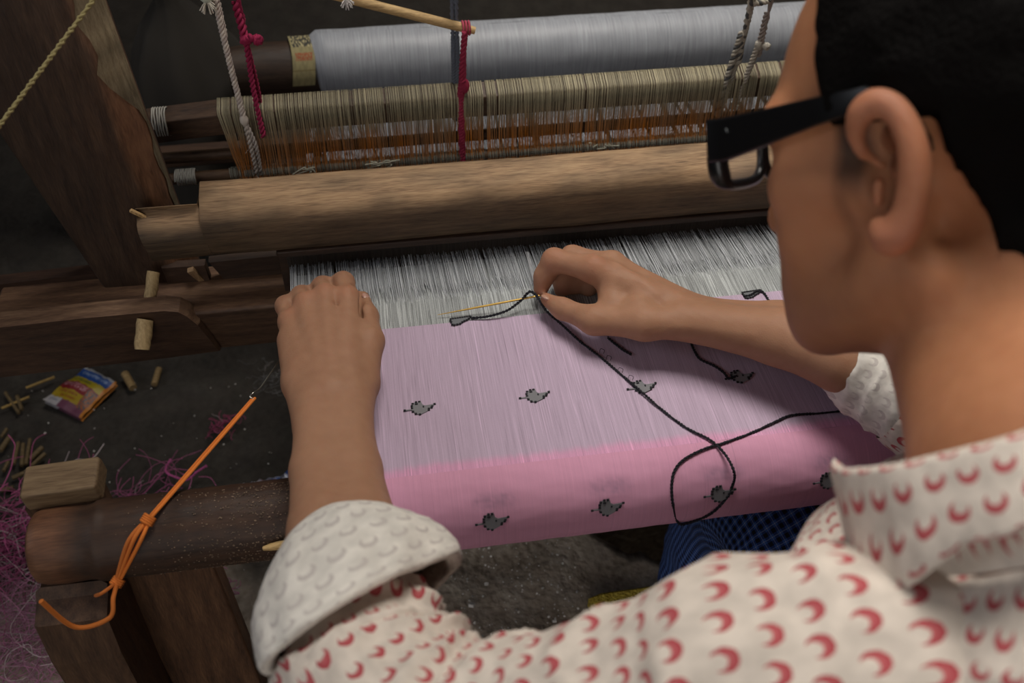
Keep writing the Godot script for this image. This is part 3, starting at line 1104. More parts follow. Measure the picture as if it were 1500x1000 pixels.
	g = Geo.new()
	var rc := Color(0.32, 0.022, 0.06)
	var e0 := atz(681, 46, -0.865)
	for w in 3:
		var ring := PackedVector3Array()
		for a in 13:
			ring.append(atz(681 + w * 3 - 3, 41, -0.872) + Vector3(0.001 * w, sin(a * TAU / 12) * 0.0062, cos(a * TAU / 12) * 0.0062))
		g.tube(ring, 0.0013, 5, Color(0.42, 0.06, 0.1), false)
	var bz := -0.862
	g.rope(curve([e0, atz(677, 100, bz), atz(677, 130, bz)], 20), 0.0032, 3, 0.014, rc)
	g.rope(curve([atz(680, 46, bz - 0.004), atz(680, 100, bz - 0.004), atz(679, 130, bz)], 20), 0.0022, 3, 0.014, rc)
	g.rope(curve([atz(678, 116, bz), atz(675, 150, bz), atz(678, 240, bz + 0.01)], 30), 0.0040, 3, 0.010, rc)
	g.blob(atz(680, 126, bz), Vector3(0.005, 0.008, 0.004), Basis.IDENTITY, rc, 8, 0.16, rng)
	single("red_braid", g, MAT.thread, "red braided cord hanging from the pale stick down over the middle of the heddles", "cord")

	g = Geo.new()
	bz = -0.879
	for w in 2:
		g.rope(curve([high(661 + w * 6, -879), atz(661 + w * 6, -30, bz), atz(664 + w * 5, 60, bz), atz(666 + w * 4, 176, bz)], 60), 0.0026, 3, 0.010, Color(0.13, 0.15, 0.19))
	single("grey_braid", g, MAT.thread, "blue grey doubled braid hanging directly behind the red braid", "cord")

	g = Geo.new()
	bz = -0.862
	var specks := [Color(0.42, 0.38, 0.31), Color(0.48, 0.44, 0.37), Color(0.10, 0.10, 0.10)]
	g.rope(curve([high(1104, -862), atz(1104, -20, bz), atz(1085, 52, bz), atz(1060, 130, bz), atz(1048, 168, bz)], 56), 0.0034, 3, 0.012, specks)
	g.rope(curve([atz(1108, -20, bz), atz(1090, 55, bz), atz(1067, 130, bz), atz(1052, 172, bz)], 30), 0.0026, 3, 0.012, Color(0.46, 0.42, 0.35))
	single("speckled_braid", g, MAT.thread, "flat off white braid flecked with black, at the right end of the heddles", "cord")
	g = Geo.new()
	var k2 := atz(1111, 66, bz)
	g.rope(curve([high(1134, -862), atz(1134, -20, bz), atz(1122, 20, bz), k2], 50), 0.0024, 2, 0.009, Color(0.44, 0.38, 0.34))
	g.rope(curve([k2, atz(1094, 110, bz), atz(1076, 156, bz)], 24), 0.0032, 3, 0.012, Color(0.48, 0.43, 0.36))
	g.blob(k2, Vector3(0.004, 0.006, 0.004), Basis.IDENTITY, Color(0.56, 0.52, 0.44), 8, 0.15, rng)
	g.blob(k2 + Vector3(0.008, -0.001, 0.002), Vector3(0.0045, 0.004, 0.004), Basis.IDENTITY, Color(0.56, 0.52, 0.44), 8, 0.2, rng)
	g.blob(atz(1077, 155, bz), Vector3(0.006, 0.005, 0.004), Basis.IDENTITY, Color(0.52, 0.48, 0.4), 8, 0.2, rng)
	single("knotted_cord", g, MAT.thread, "off white twisted cord with a lumpy knot, hanging nearest the spectacles", "cord")
	g = Geo.new()
	g.rope(curve([atz(1098, 4, bz), atz(1112, 4, bz), atz(1128, 0, bz)], 10), 0.0034, 3, 0.01, [Color(0.5, 0.46, 0.38), Color(0.5, 0.46, 0.38), Color(0.08, 0.08, 0.08)])
	single("cross_tie", g, MAT.thread, "short flecked off white tie joining the two cords at the top right", "cord")

	g = Geo.new()
	g.rope(line(at(-460, 796, 0.62), at(590, -604, 0.72), 240), 0.0020, 2, 0.010, Color(0.36, 0.30, 0.13))
	single("yellow_cord", g, MAT.thread, "taut yellow cord crossing the dark plank diagonally in the upper left corner", "cord")


# straight above the place where a harness cord leaves the frame, at the bar it hangs from
func high(px: float, z_mm: int) -> Vector3:
	var p := atz(px, -60.0, z_mm / 1000.0)
	return Vector3(p.x, 1.5, p.z)

func front_beam() -> void:
	var n1 := FastNoiseLite.new()
	n1.seed = 29; n1.frequency = 1.0; n1.fractal_octaves = 4
	var t := thing("cloth_beam", "dark speckled round log, the cloth beam, resting on the forked post at lower left", "cloth beam", Vector3(0.0, 0.34, -0.447))
	var g := Geo.new()
	var rows := []
	var cols := []
	var prof := [[-0.2805, 0.019], [-0.280, 0.0235], [-0.2775, 0.0268], [-0.272, 0.0285], [-0.260, 0.029], [-0.242, 0.0285], [-0.236, 0.0292], [-0.233, 0.0308], [-0.229, 0.0312], [-0.226, 0.0300]]
	for i in 50:
		prof.append([-0.222 + i * 0.0045, 0.0302 + 0.0006 * n1.get_noise_1d(i * 0.9)])
	prof.append([0.88, 0.030])
	for q in prof:
		var row := PackedVector3Array()
		var cl := []
		for j in 40:
			var a := TAU * j / 40
			var r: float = q[1] * (1.0 + 0.02 * n1.get_noise_3d(q[0] * 20, cos(a) * 2, sin(a) * 2))
			row.append(Vector3(q[0], 0.383 + cos(a) * r, -0.447 + sin(a) * r))
			var end := clampf((-0.235 - q[0]) / 0.01, 0, 1)
			var cc := Color(0.60, 0.49, 0.42).lerp(Color(1.9, 1.5, 1.2), end)
			if q[0] > -0.245 and q[0] < -0.226:
				cc = Color(0.6, 0.52, 0.45)
			cl.append(cc * (1.0 + 0.25 * n1.get_noise_3d(q[0] * 90, cos(a), sin(a))))
		rows.append(row); cols.append(cl)
	g.grid(rows, true, cols)
	g.cap(rows[0], Vector3.LEFT, Color(1.0, 0.8, 0.65))
	part("log", g, MAT.dark_x, t, "", "dark log with a paler worn journal")
	g = Geo.new()      # pale flecks of wear on the log
	for i in 3600:
		var x := -0.215 + 0.24 * pow(rng.randf(), 0.6)
		var a := rng.randf_range(-0.5, 2.3)
		if rng.randf() > 0.25 + (x + 0.215) / 0.2:
			continue
		var d := Vector3(0, cos(a), sin(a))
		var l := rng.randf_range(0.0004, 0.0014)
		var p := Vector3(x, 0.383, -0.447) + d * 0.0305
		g.box(p, Vector3(l, 0.0005, rng.randf_range(0.0004, 0.0009)), 0.0001, Basis(Vector3.RIGHT, d, Vector3(0, -sin(a), cos(a))), Color(0.22, 0.15, 0.10) * rng.randf_range(0.3, 1.2))
	part("wear_fleck", g, MAT.vertex, t, "stuff")
	g = Geo.new()
	var pp := line(atz(386, 803, -0.416), atz(470, 787, -0.410), 8)
	var pr := [0.0016, 0.0027, 0.0031, 0.0032, 0.0032, 0.0032, 0.0032, 0.003, 0.002]
	g.tube(pp, pr, 10, Color(1.3, 1.15, 0.85))
	part("beam_pin", g, MAT.pale_x, t, "", "pale pointed pin on the log")

	# forked post under the log
	t = thing("beam_post", "squat wooden post with a notch that carries the left end of the cloth beam", "post", Vector3(-0.26, 0.0, -0.445))
	g = Geo.new()
	var u := []
	for q in [[-0.497, 0.0], [-0.497, 0.408], [-0.466, 0.404], [-0.468, 0.37], [-0.458, 0.354], [-0.445, 0.350], [-0.432, 0.352], [-0.428, 0.358], [-0.420, 0.352], [-0.402, 0.346], [-0.394, 0.30], [-0.385, 0.0]]:
		u.append(Vector2(-q[0], q[1]))
	g.slab(Vector3(-0.287, 0, 0), Vector3(0, 0, -1), Vector3.UP, PackedVector2Array(u), 0.052, 0.004, Color(1.15, 1.05, 0.9))
	part("notched_upright", g, MAT.dark_y, t)
	g = Geo.new()
	g.box(Vector3(-0.2575, 0.4125, -0.4815), Vector3(0.056, 0.020, 0.030), 0.003, Basis.from_euler(Vector3(0.05, 0.02, 0.03)), Color(0.72, 0.74, 0.72))
	part("top_block", g, MAT.tan_x, t, "", "pale sawn block behind the log end")
	g = Geo.new()
	g.box(Vector3(-0.2, 0.165, -0.462), Vector3(0.075, 0.36, 0.03), 0.003, Basis.from_euler(Vector3(-0.1, 0.1, 0.04)), Color(1.5, 1.3, 1.05))
	part("side_board", g, MAT.dark_y, t)

	# orange cord from the post to the wire hook at the cloth's edge
	t = thing("orange_cord", "taut orange cord knotted round the post and stretched up to a thin wire hook", "cord", Vector3(-0.2, 0.36, -0.45))
	g = Geo.new()
	var oc := Color(0.72, 0.20, 0.03)
	var a0 := atz(160, 905, -0.388)
	var b0 := atz(172, 852, -0.412)
	var c0 := at(197, 792, 0.685)
	var d0 := at(217, 761, 0.69)
	var e1 := at(372, 583, 0.80)
	for w in 3:
		var off := Vector3(0.0011 * (w - 1), 0.0004 * (w % 2), 0)
		g.tube(curve([b0 + off, c0 + off * 4.0, d0 + off], 8), 0.0016, 6, oc * (0.8 + 0.15 * w))
	for w in 2:
		var off := Vector3(0.0010 * (w * 2 - 1), 0, 0)
		g.tube(curve([d0 + off, d0.lerp(e1, 0.5) + off * 1.2, e1 + off], 10), 0.0013, 6, oc * (0.9 + 0.2 * w))
	for w in 4:
		for kk in [[b0, 0.004], [d0, 0.0042]]:
			var ring := PackedVector3Array()
			var dir := (d0 - c0).normalized()
			var s := dir.cross(Vector3.UP).normalized()
			for a in 11:
				var an := TAU * a / 10
				ring.append(kk[0] + dir * (w - 1.5) * 0.0016 + (s * cos(an) + dir.cross(s) * sin(an)) * kk[1])
			g.tube(ring, 0.0011, 5, oc * 0.9, false)
	g.tube(curve([b0, atz(166, 875, -0.398), a0, atz(110, 918, -0.386), atz(60, 880, -0.386)], 8), 0.0018, 6, oc * 0.75)
	g.tube(curve([b0, atz(150, 868, -0.40), atz(140, 872, -0.41)], 6), 0.0014, 6, oc * 0.7)
	part("knotted_strands", g, MAT.thread, t)
	g = Geo.new()
	var h0 := at(372, 581, 0.80)
	var h1 := at(413, 522, 0.84)
	g.tube(curve([h0 + Vector3(0, 0, 0.003), h0 + Vector3(-0.003, 0.001, 0), h0 + Vector3(0, 0.002, -0.003), h0.lerp(h1, 0.25), h1, h1 + Vector3(0.003, 0.004, -0.002), h1 + Vector3(0.005, 0.001, -0.003), h1 + Vector3(0.004, -0.004, 0)], 6), 0.0007, 6)
	part("wire_hook", g, MAT.metal, t, "", "thin bent wire hook")


# the woven length: sheet, roll on the beam, bare warp up to the reed, and the woven motifs
const ROLL := Vector3(0, 0.382, -0.445)
const ROLL_R := 0.0382

func cloth_colour(x: float, z: float, nz: FastNoiseLite) -> Color:
	return Color.WHITE

func cloth() -> void:
	var n1 := FastNoiseLite.new()
	n1.seed = 33; n1.frequency = 1.0; n1.fractal_octaves = 3
	var t := thing("woven_cloth", "pink sheer cloth with small grey bird motifs stretched across the loom front", "cloth", Vector3(0.3, CLOTH, -0.53))
	var sheer := Color(0.98, 0.955, 1.05)
	# flat stretch from the fell to the roll, then round the roll
	var x0 := -0.082
	var g := Geo.new()
	var rows := []
	var cols := []
	var uvs := []
	var zs := []
	for i in 60:
		zs.append(-0.6075 + i * (0.6075 - 0.445) / 59.0)
	var mauve := Color(0.70, 0.97, 0.93)
	for z in zs:
		var row := PackedVector3Array()
		var cl := []
		var uvr := []
		for j in 240:
			var x := x0 + j * 0.0035
			var e := -0.453 + 0.003 * n1.get_noise_1d(x * 14.0) + 0.0022 * n1.get_noise_2d(x * 160.0, 4.0)
			var k := smoothstep(e - 0.004, e + 0.005, z)
			row.append(Vector3(x, CLOTH + 0.0006 * n1.get_noise_2d(x * 12.0, z * 8.0), z))
			cl.append(mauve.lerp(Color(0.95, 0.86, 0.95), k))
			uvr.append(Vector2(x / 0.30, z / 0.30))
		rows.append(row); cols.append(cl); uvs.append(uvr)
	g.grid(rows, false, cols, uvs, Vector3.UP)
	MAT.pink = streak_material(srgb(219, 168, 193), 0.085, 41, 0.85, 3400, 0.06)
	part("flat_web", g, MAT.pink, t, "", "mauve pink open weave stretched flat")
	g = Geo.new()
	rows = []; cols = []; uvs = []
	var motifs := [[0.0575, 0], [0.1465, 0], [0.2355, 0], [0.3245, 0], [0.4135, 0], [0.5, 0]]
	for i in 90:
		var a := TAU * i / 100.0
		var row := PackedVector3Array()
		var cl := []
		var uvr := []
		for j in 330:
			var x := x0 + j * 0.00255
			var r := ROLL_R + 0.0004 * n1.get_noise_2d(x * 30.0, a * 3.0)
			row.append(ROLL + Vector3(x, cos(a) * r, sin(a) * r))
			var c := Color(1.0, 0.93, 0.98)
			if a < 1.7:          # the motif of the layer beneath shows through the sheer cloth
				for m in motifs:
					var dx: float = (x - m[0] - 0.004) / 0.016
					var da := (a - 0.72) / 0.16
					var q := exp(-dx * dx * dx * dx - da * da) * (0.5 + 0.5 * n1.get_noise_2d(x * 170.0, a * 6.0))
					c = c.lerp(Color(0.36, 0.42, 0.46), clampf(q * 0.95, 0, 0.7))
			cl.append(c)
			uvr.append(Vector2(x / 0.30, (ROLL.z + a * ROLL_R) / 0.30))
		rows.append(row); cols.append(cl); uvs.append(uvr)
	g.grid(rows, false, cols, uvs, Vector3.ZERO)
	MAT.pink_roll = streak_material(srgb(212, 158, 182), 0.035, 43, 0.85, 2000, 0.07)
	part("rolled_cloth", g, MAT.pink_roll, t, "", "denser pink cloth rolled on the beam")
	# the beaten grey web and the bare warp up to the reed
	g = Geo.new()
	rows = []; cols = []; uvs = []
	for i in 40:
		var z := -0.6075 - i * 0.0024
		var row := PackedVector3Array()
		var cl := []
		var uvr := []
		for j in 240:
			var x := -0.086 + j * 0.0035 - i * 0.00004
			row.append(Vector3(x, CLOTH - 0.0004 - 0.010 * smoothstep(-0.63, -0.70, z), z))
			var k := smoothstep(-0.665, -0.63, z + 0.012 * n1.get_noise_1d(x * 40.0))
			var c := lerpf(0.8, 0.98, k)
			cl.append(Color(c, c, c))
			uvr.append(Vector2(x / 0.30, z / 0.30))
		rows.append(row); cols.append(cl); uvs.append(uvr)
	g.grid(rows, false, cols, uvs, Vector3.UP)
	MAT.web = streak_material(srgb(156, 160, 160), 0.34, 47, 0.7, 3600, 0.07)
	part("grey_web", g, MAT.web, t, "", "pale grey web not yet filled with pink")
	g = Geo.new()
	for i in 1300:
		var x := -0.088 + i * 0.00062 + rng.randf_range(-0.0004, 0.0004)
		if n1.get_noise_1d(x * 260.0) > 0.5:
			continue
		var k := rng.randf_range(0.5, 1.15)
		var end := -0.606 - rng.randf() * 0.055
		var dip := rng.randf_range(0.0, 0.006)
		g.tube(PackedVector3Array([Vector3(x - 0.003, CLOTH - 0.008 + dip, -0.709), Vector3(x - 0.0015, CLOTH - 0.0028 + dip * 0.4, -0.665), Vector3(x, CLOTH - 0.0012, end)]), 0.00026, 3, Color(0.62, 0.64, 0.67) * k, false)
	part("warp_thread", g, MAT.gloss_thread, t, "stuff", "fine pale grey warp threads running into the reed")
	g = Geo.new()      # the pulled bundle where the needle passes
	for i in 4:
		var f := i / 3.0 - 0.5
		g.tube(curve([atz(772 + f * 4, 371, -0.69) + Vector3(0, 0.002, 0), aty(781 + f * 3, 405, CLOTH + 0.003), aty(787 + f * 2, 432, CLOTH + 0.004), aty(800 + f * 14, 470, CLOTH + 0.0006)], 5), 0.00024, 4, Color(0.5, 0.5, 0.52), false)
	part("raised_warp", g, MAT.gloss_thread, t, "", "pulled bundle of pale warp threads")

	# motifs: a small bird, beak to the left and stepped wing to the right
	for q in [[615, 598], [783, 580], [940, 567], [1083, 552]]:
		var p := aty(q[0], q[1], CLOTH)
		motif(t, p + Vector3(0, 0.0004, 0), Vector3.RIGHT, Vector3(0, 0, -1), "woven bird motif on the flat cloth", 1.0)
	for i in 5:
		var p := aty(1083, 552, CLOTH)
		if i:
			motif(t, p + Vector3(0.09 * i, 0.0004, 0), Vector3.RIGHT, Vector3(0, 0, -1), "", 1.0)
	for m in motifs:
		var a := 1.12
		var d := Vector3(0, cos(a), sin(a))
		motif(t, ROLL + Vector3(m[0] + 0.001, 0, 0) + d * (ROLL_R + 0.0006), Vector3.RIGHT, Vector3(0, sin(a), -cos(a)), "woven bird motif on the rolled cloth", 0.8)
	for q in [[676, 470], [1103, 431]]:
		var p := aty(q[0], q[1], CLOTH) + Vector3(0, 0.0006, 0)
		g = Geo.new()
		motif_shape(g, p, Vector3.RIGHT, Vector3(0, 0, -1), PackedVector2Array([Vector2(-11, 3), Vector2(10, 4.5), Vector2(6, 0), Vector2(1, -2), Vector2(-1, -4.5), Vector2(-9.5, -6), Vector2(-10, -2)]), 0.9, Color(0.16, 0.165, 0.18), [0, 4, 5, 6, 2, 3, 1])
		part("bird_motif", g, MAT.thread, t, "", "half woven bird motif at the edge of the pink")

	# black working threads
	g = Geo.new()
	var dark := Color(0.9, 0.9, 1.0)
	var y := CLOTH + 0.0012
	var p1 := [aty(690, 466, y), aty(716, 463, y + 0.002), aty(742, 455, y + 0.005), aty(762, 441, y + 0.010), aty(772, 430, y + 0.016), aty(778, 427, y + 0.018), aty(787, 434, y + 0.017), aty(800, 455, y + 0.012), aty(826, 478, y + 0.004), aty(850, 500, y), aty(880, 523, y), aty(912, 550, y), aty(938, 572, y + 0.001), aty(970, 600, y), aty(1005, 626, y), aty(1040, 644, y + 0.001), aty(1062, 665, y + 0.001), aty(1075, 690, y - 0.001)]
	var roll_pts := [[1074, 708], [1062, 732], [1040, 753], [1010, 765], [994, 766], [986, 740], [984, 712], [988, 690], [1002, 673]]
	for q in roll_pts:
		p1.append(on_cloth(q[0], q[1], 0.0012))
	for q in [[1030, 658], [1062, 648], [1100, 634], [1135, 618], [1160, 608], [1200, 605], [1250, 600]]:
		p1.append(aty(q[0], q[1], y))
	g.rope(curve(p1, 10), 0.0013, 2, 0.006, Color(0.8, 0.8, 0.95))
	for q in [[878, 517], [888, 527], [905, 545], [920, 556]]:
		var p := aty(q[0], q[1], y)
		g.tube(curve([p, p + Vector3(0.0015, 0.002, -0.003), p + Vector3(0.0045, 0.002, -0.001), p + Vector3(0.003, 0.001, 0.002)], 5), 0.00025, 3, dark, false)
	single("working_thread", g, MAT.black_thread, "long black thread running from the needle across the cloth into a loose loop", "thread")
	for q in [
		["short black thread end lying on the cloth just below the right hand", [[890, 494], [902, 504], [914, 513], [925, 519]]],
		["black thread trailing from the bird motif nearest the right cuff, under the forearm", [[1012, 500], [1017, 513], [1026, 526], [1045, 535], [1060, 545], [1068, 554], [1080, 550]]],
		["black thread curling from the half woven motif by the man's cheek", [[1090, 434], [1100, 432], [1108, 427], [1118, 428], [1126, 440], [1130, 452]]]]:
		g = Geo.new()
		var pts := []
		for w in q[1]:
			pts.append(aty(w[0], w[1], y))
		g.rope(curve(pts, 10), 0.0012, 2, 0.006, Color(0.8, 0.8, 0.95))
		single("loose_thread", g, MAT.black_thread, q[0], "thread", "black thread ends on the cloth")

	g = Geo.new()
	var n0 := aty(641, 461, CLOTH + 0.003)
	var n2 := at(800, 431, 0.846)
	var np := line(n0, n2, 12)
	var nr := []
	for i in 13:
		nr.append(0.0009 * clampf(0.25 + i * 0.2, 0, 1))
	g.tube(np, nr, 8)
	single("needle", g, MAT.brass, "thin brass coloured needle held between finger and thumb of the right hand", "needle")

# where the line of sight through a pixel meets the roll or the flat cloth
func on_cloth(px: float, py: float, lift: float) -> Vector3:
	var r := ray(px, py)
	var p := aty(px, py, CLOTH + lift)
	if p.z < ROLL.z:
		return p
	var o := EYE - ROLL
	o.x = 0
	var d := Vector3(0, r.y, r.z)
	var rr := ROLL_R + lift
	var b := o.dot(d) / d.dot(d)
	var c := (o.dot(o) - rr * rr) / d.dot(d)
	var disc := maxf(b * b - c, 0.0)
	return EYE + r * (-b - sqrt(disc))

func motif_shape(g: Geo, o: Vector3, ex: Vector3, ey: Vector3, mm: PackedVector2Array, s: float, body: Color, stitched: Array) -> void:
	var pts := PackedVector2Array()
	for p in mm:
		pts.append(p * 0.001 * s)
	g.slab(o, ex, ey, pts, 0.0005, 0.0001, body)
	var ez := ex.cross(ey).normalized()
	for k in stitched:
		var a: Vector2 = pts[k]
		var b: Vector2 = pts[(k + 1) % pts.size()]
		var m := maxi(1, int(a.distance_to(b) / 0.0021))
		for i in m:
			var p := a.lerp(b, (i + 0.3) / m)
			g.box(o + ex * p.x + ey * p.y + ez * 0.0004, Vector3(0.0019, 0.0017, 0.0011), 0.0002, Basis(ex, ey, ez), Color(0.012, 0.012, 0.016))

func motif(t: Node3D, o: Vector3, ex: Vector3, ey: Vector3, label: String, tone: float) -> void:
	var g := Geo.new()
	var mm := PackedVector2Array([Vector2(-12.5, -0.6), Vector2(-6.2, -0.4), Vector2(-6.2, 4.2), Vector2(-3.4, 6.6), Vector2(-0.4, 5.8), Vector2(1.2, 7.8), Vector2(2.4, 3.4), Vector2(4.4, 2.0), Vector2(12.6, 2.6), Vector2(10.2, -0.4), Vector2(7.6, -2.6), Vector2(5.4, -4.8), Vector2(0.6, -7.0), Vector2(-2.8, -6.8), Vector2(-5.4, -4.0), Vector2(-6.4, -1.8), Vector2(-12.4, -1.9)])
	motif_shape(g, o, ex, ey, mm, 1.0, Color(0.20, 0.20, 0.215) * tone, [1, 2, 3, 4, 9, 10, 12, 13, 14])
	var ez := ex.cross(ey).normalized()
	for q in [[-12.2, -1.2, 1.6], [12.2, 2.3, 1.6], [10.0, 0.2, 1.6], [-2.4, 4.2, 2.0], [3.0, 0.6, 1.0], [7.2, -2.0, 1.5]]:
		g.box(o + ex * q[0] * 0.001 + ey * q[1] * 0.001 + ez * 0.0005, Vector3(q[2] * 0.0012, 0.0016, 0.0011), 0.0002, Basis(ex, ey, ez), Color(0.012, 0.012, 0.016))
	part("bird_motif", g, MAT.thread, t, "", label)


func debris() -> void:
	var n1 := FastNoiseLite.new()
	n1.seed = 51; n1.frequency = 1.0; n1.fractal_octaves = 3
	# printed sachet, the weak light at this end dimmed into its colours
	var g := Geo.new()
	var rows := []
	var uvs := []
	var c := [aty(128, 540, 0.006), aty(172, 562, 0.004), aty(120, 615, 0.004), aty(64, 588, 0.004)]
	for i in 17:
		var row := PackedVector3Array()
		var uvr := []
		for j in 15:
			var v := i / 16.0
			var u := j / 14.0
			var p: Vector3 = c[0].lerp(c[1], u).lerp(c[3].lerp(c[2], u), v)
			p.y += 0.004 + 0.010 * sin(PI * u) * sin(PI * v) + 0.004 * n1.get_noise_2d(u * 3.0, v * 3.0)
			row.append(p)
			uvr.append(Vector2(u, v))
		rows.append(row); uvs.append(uvr)
	g.grid(rows, false, Color.WHITE, uvs, Vector3.UP)
	for i in rows.size():
		for j in rows[i].size():
			rows[i][j] = Vector3(rows[i][j].x, maxf(0.001, rows[i][j].y * 0.4 - 0.002), rows[i][j].z)
	g.grid(rows, false, Color.WHITE, uvs, Vector3.DOWN)
	var m := plain(srgb(205, 203, 198), 0.5)
	m.albedo_texture = sachet_texture()
	single("sachet", g, m, "crumpled sachet striped blue, yellow and red on the floor below the shuttle box", "packet")

	g = Geo.new()
	rows = []
	var f := [aty(340, 716, 0.01), aty(395, 700, 0.012), aty(428, 690, 0.03), aty(430, 722, 0.01)]
	var cols := []
	for i in 12:
		var row := PackedVector3Array()
		var cl := []
		for j in 16:
			var p: Vector3 = f[0].lerp(f[2], j / 15.0).lerp(f[3], i / 11.0 * 0.8)
			p += Vector3(0, 0.012 * n1.get_noise_2d(i * 0.5, j * 0.6), 0.004 * n1.get_noise_2d(i * 0.7, j * 0.5 + 9))
			row.append(p)
			var q := n1.get_noise_2d(i * 0.22 + 30, j * 0.3)
			cl.append(Color(0.05, 0.16, 0.5) if q > 0.22 else (Color(0.45, 0.1, 0.06) if q < -0.3 else Color(0.55, 0.56, 0.62)))
		rows.append(row); cols.append(cl)
	g.grid(rows, false, cols, [], Vector3.UP)
	single("foil_wrapper", g, plain(Color.WHITE, 0.3, 0.3, true), "torn silver and blue foil wrapper on the floor behind the cloth beam", "wrapper")

	# splints and stubs, their colours darkened to stand for the weak light here
	var n := 0
	for q in [[38, 568, 80, 552, 0.0016, "upper of the two thin yellow splints on the floor left of the sachet"], [2, 598, 43, 581, 0.0018, "lower of the two thin yellow splints on the floor left of the sachet"]]:
		g = Geo.new()
		g.box((aty(q[0], q[1], 0.004) + aty(q[2], q[3], 0.004)) * 0.5, Vector3(aty(q[0], q[1], 0.004).distance_to(aty(q[2], q[3], 0.004)), 0.003, 0.003), 0.0006, basis_along(aty(q[2], q[3], 0.004) - aty(q[0], q[1], 0.004)), Color(0.8, 0.7, 0.38))
		single("wood_splint", g, MAT.pale_x, q[5], "splint", "yellow splints on the floor")
	for q in [[183, 547, 195, 568, 0.0055, "pale cut reed stub right of the sachet on the floor, the nearer of two", 0.6], [233, 540, 226, 563, 0.0045, "pale cut reed stub, the farther right of the two beside the sachet", 0.55]]:
		stub(q[0], q[1], q[2], q[3], q[4], q[5], q[6], "reed stubs beside the sachet")
	var pile := [[8, 575, 28, 605], [25, 580, 32, 600], [2, 640, 10, 628], [0, 660, 14, 640], [20, 680, 27, 648], [32, 682, 34, 650], [38, 680, 44, 643], [44, 672, 62, 655], [46, 682, 66, 664], [5, 690, 12, 676], [18, 700, 48, 687], [48, 715, 56, 695], [2, 718, 20, 714]]
	for q in pile:
		stub(q[0], q[1], q[2], q[3], rng.randf_range(0.0022, 0.0038), "brown cut reed stub in the scattered pile at the left edge", 0.3, "reed stubs in the pile at the left edge")

	# tangles of pink yarn waste
	var pink := Color(0.42, 0.09, 0.22)
	tangle("yarn_tangle", aty(22, 790, 0.02), Vector3(0.055, 0.022, 0.05), 240, pink, "large crimson pink yarn tangle at the left edge, left of the beam end", 0.00055)
	tangle("yarn_tangle", aty(40, 930, 0.015), Vector3(0.075, 0.016, 0.07), 320, Color(0.42, 0.18, 0.29), "wide faded pink yarn tangle on the floor in the lower left corner", 0.00038)
	tangle("yarn_tangle", aty(235, 715, 0.006), Vector3(0.05, 0.006, 0.025), 30, Color(0.42, 0.1, 0.24), "loose pink yarn strands on the floor behind the orange cord", 0.0005)
	tangle("yarn_tangle", aty(325, 880, 0.006), Vector3(0.014, 0.004, 0.03), 26, Color(0.4, 0.1, 0.25), "small pink yarn tangle on the floor below the speckled log", 0.0006)
	tangle("yarn_tangle", aty(328, 622, 0.006), Vector3(0.014, 0.008, 0.014), 30, Color(0.3, 0.05, 0.12), "small dull crimson yarn tuft beside the upper end of the orange cord", 0.0007)
	tangle("lint_tuft", aty(393, 560, 0.01), Vector3(0.018, 0.012, 0.035), 26, Color(0.2, 0.2, 0.2), "wispy grey lint tuft on the floor by the wire hook", 0.0003)
	# thick pink strand
	g = Geo.new()
	g.rope(curve([aty(250, 672, 0.012), aty(243, 690, 0.01), aty(262, 700, 0.008), aty(275, 702, 0.01), aty(290, 690, 0.012), aty(303, 682, 0.01)], 10), 0.0016, 2, 0.008, Color(0.42, 0.08, 0.24))
	single("yarn_strand", g, MAT.thread, "bright pink crinkled yarn strand right of the orange cord", "yarn")

	# crumbs and lint on the floor: nobody could count them
	g = Geo.new()
	for i in 1500:
		var px := rng.randf_range(600, 960)
		var py := rng.randf_range(770, 960)
		if i > 900:
			px = rng.randf_range(-60, 430); py = rng.randf_range(560, 1050)
		var dens := 0.45 + 0.55 * n1.get_noise_2d(px * 0.012, py * 0.012)
		if i <= 900 and rng.randf() > dens or i > 900 and rng.randf() > 0.25:
			continue
		var p := aty(px, py, 0.003)
		if p.x > 0.19 and p.z < -0.55:
			continue
		var s := rng.randf_range(0.0007, 0.0017) * (2.2 if rng.randf() < 0.06 else 1.0)
		var k := rng.randf_range(0.35, 1.0)
		g.box(p + Vector3(0, n1.get_noise_2d(p.x, p.z) * 0.002, 0), Vector3(s * rng.randf_range(0.8, 1.8), s, s * rng.randf_range(0.8, 1.6)), 0.0002, Basis.from_euler(Vector3(rng.randf() * 3, rng.randf() * 3, rng.randf() * 3)), Color(0.78, 0.75, 0.7) * k)
	single("floor_crumbs", g, MAT.vertex, "tiny pale crumbs and lint specks scattered over the earth floor", "crumbs", "", "stuff")

	# yellow foam offcut
	g = Geo.new()
	var outline := PackedVector2Array()
	var base := aty(940, 885, 0.02)
	for q in [[862, 876], [880, 868], [930, 861], [1000, 850], [1100, 838], [1100, 900], [980, 905], [905, 900], [885, 890], [868, 886]]:
		var p := aty(q[0], q[1], 0.02) - base
		outline.append(Vector2(p.x, -p.z))
	g.slab(Vector3(base.x, 0.0, base.z), Vector3.RIGHT, Vector3(0, 0, -1), outline, 0.022, 0.003, Color(1, 1, 1))
	MAT.foam = triplanar(ramp_texture(256, 0.02, 61, [srgb(96, 78, 20), srgb(176, 150, 48), srgb(214, 192, 84), srgb(224, 206, 110)], 0.4, 4), Vector3(16, 16, 16), 0.95, normal_texture(256, 0.06, 62, 8.0), 1.0, false)
	single("foam_pad", g, MAT.foam, "worn yellow foam pad on the floor showing above the left sleeve", "foam pad")

func basis_along(d: Vector3) -> Basis:
	var x := d.normalized()
	var z := x.cross(Vector3.UP).normalized()
	return Basis(x, z.cross(x), z)

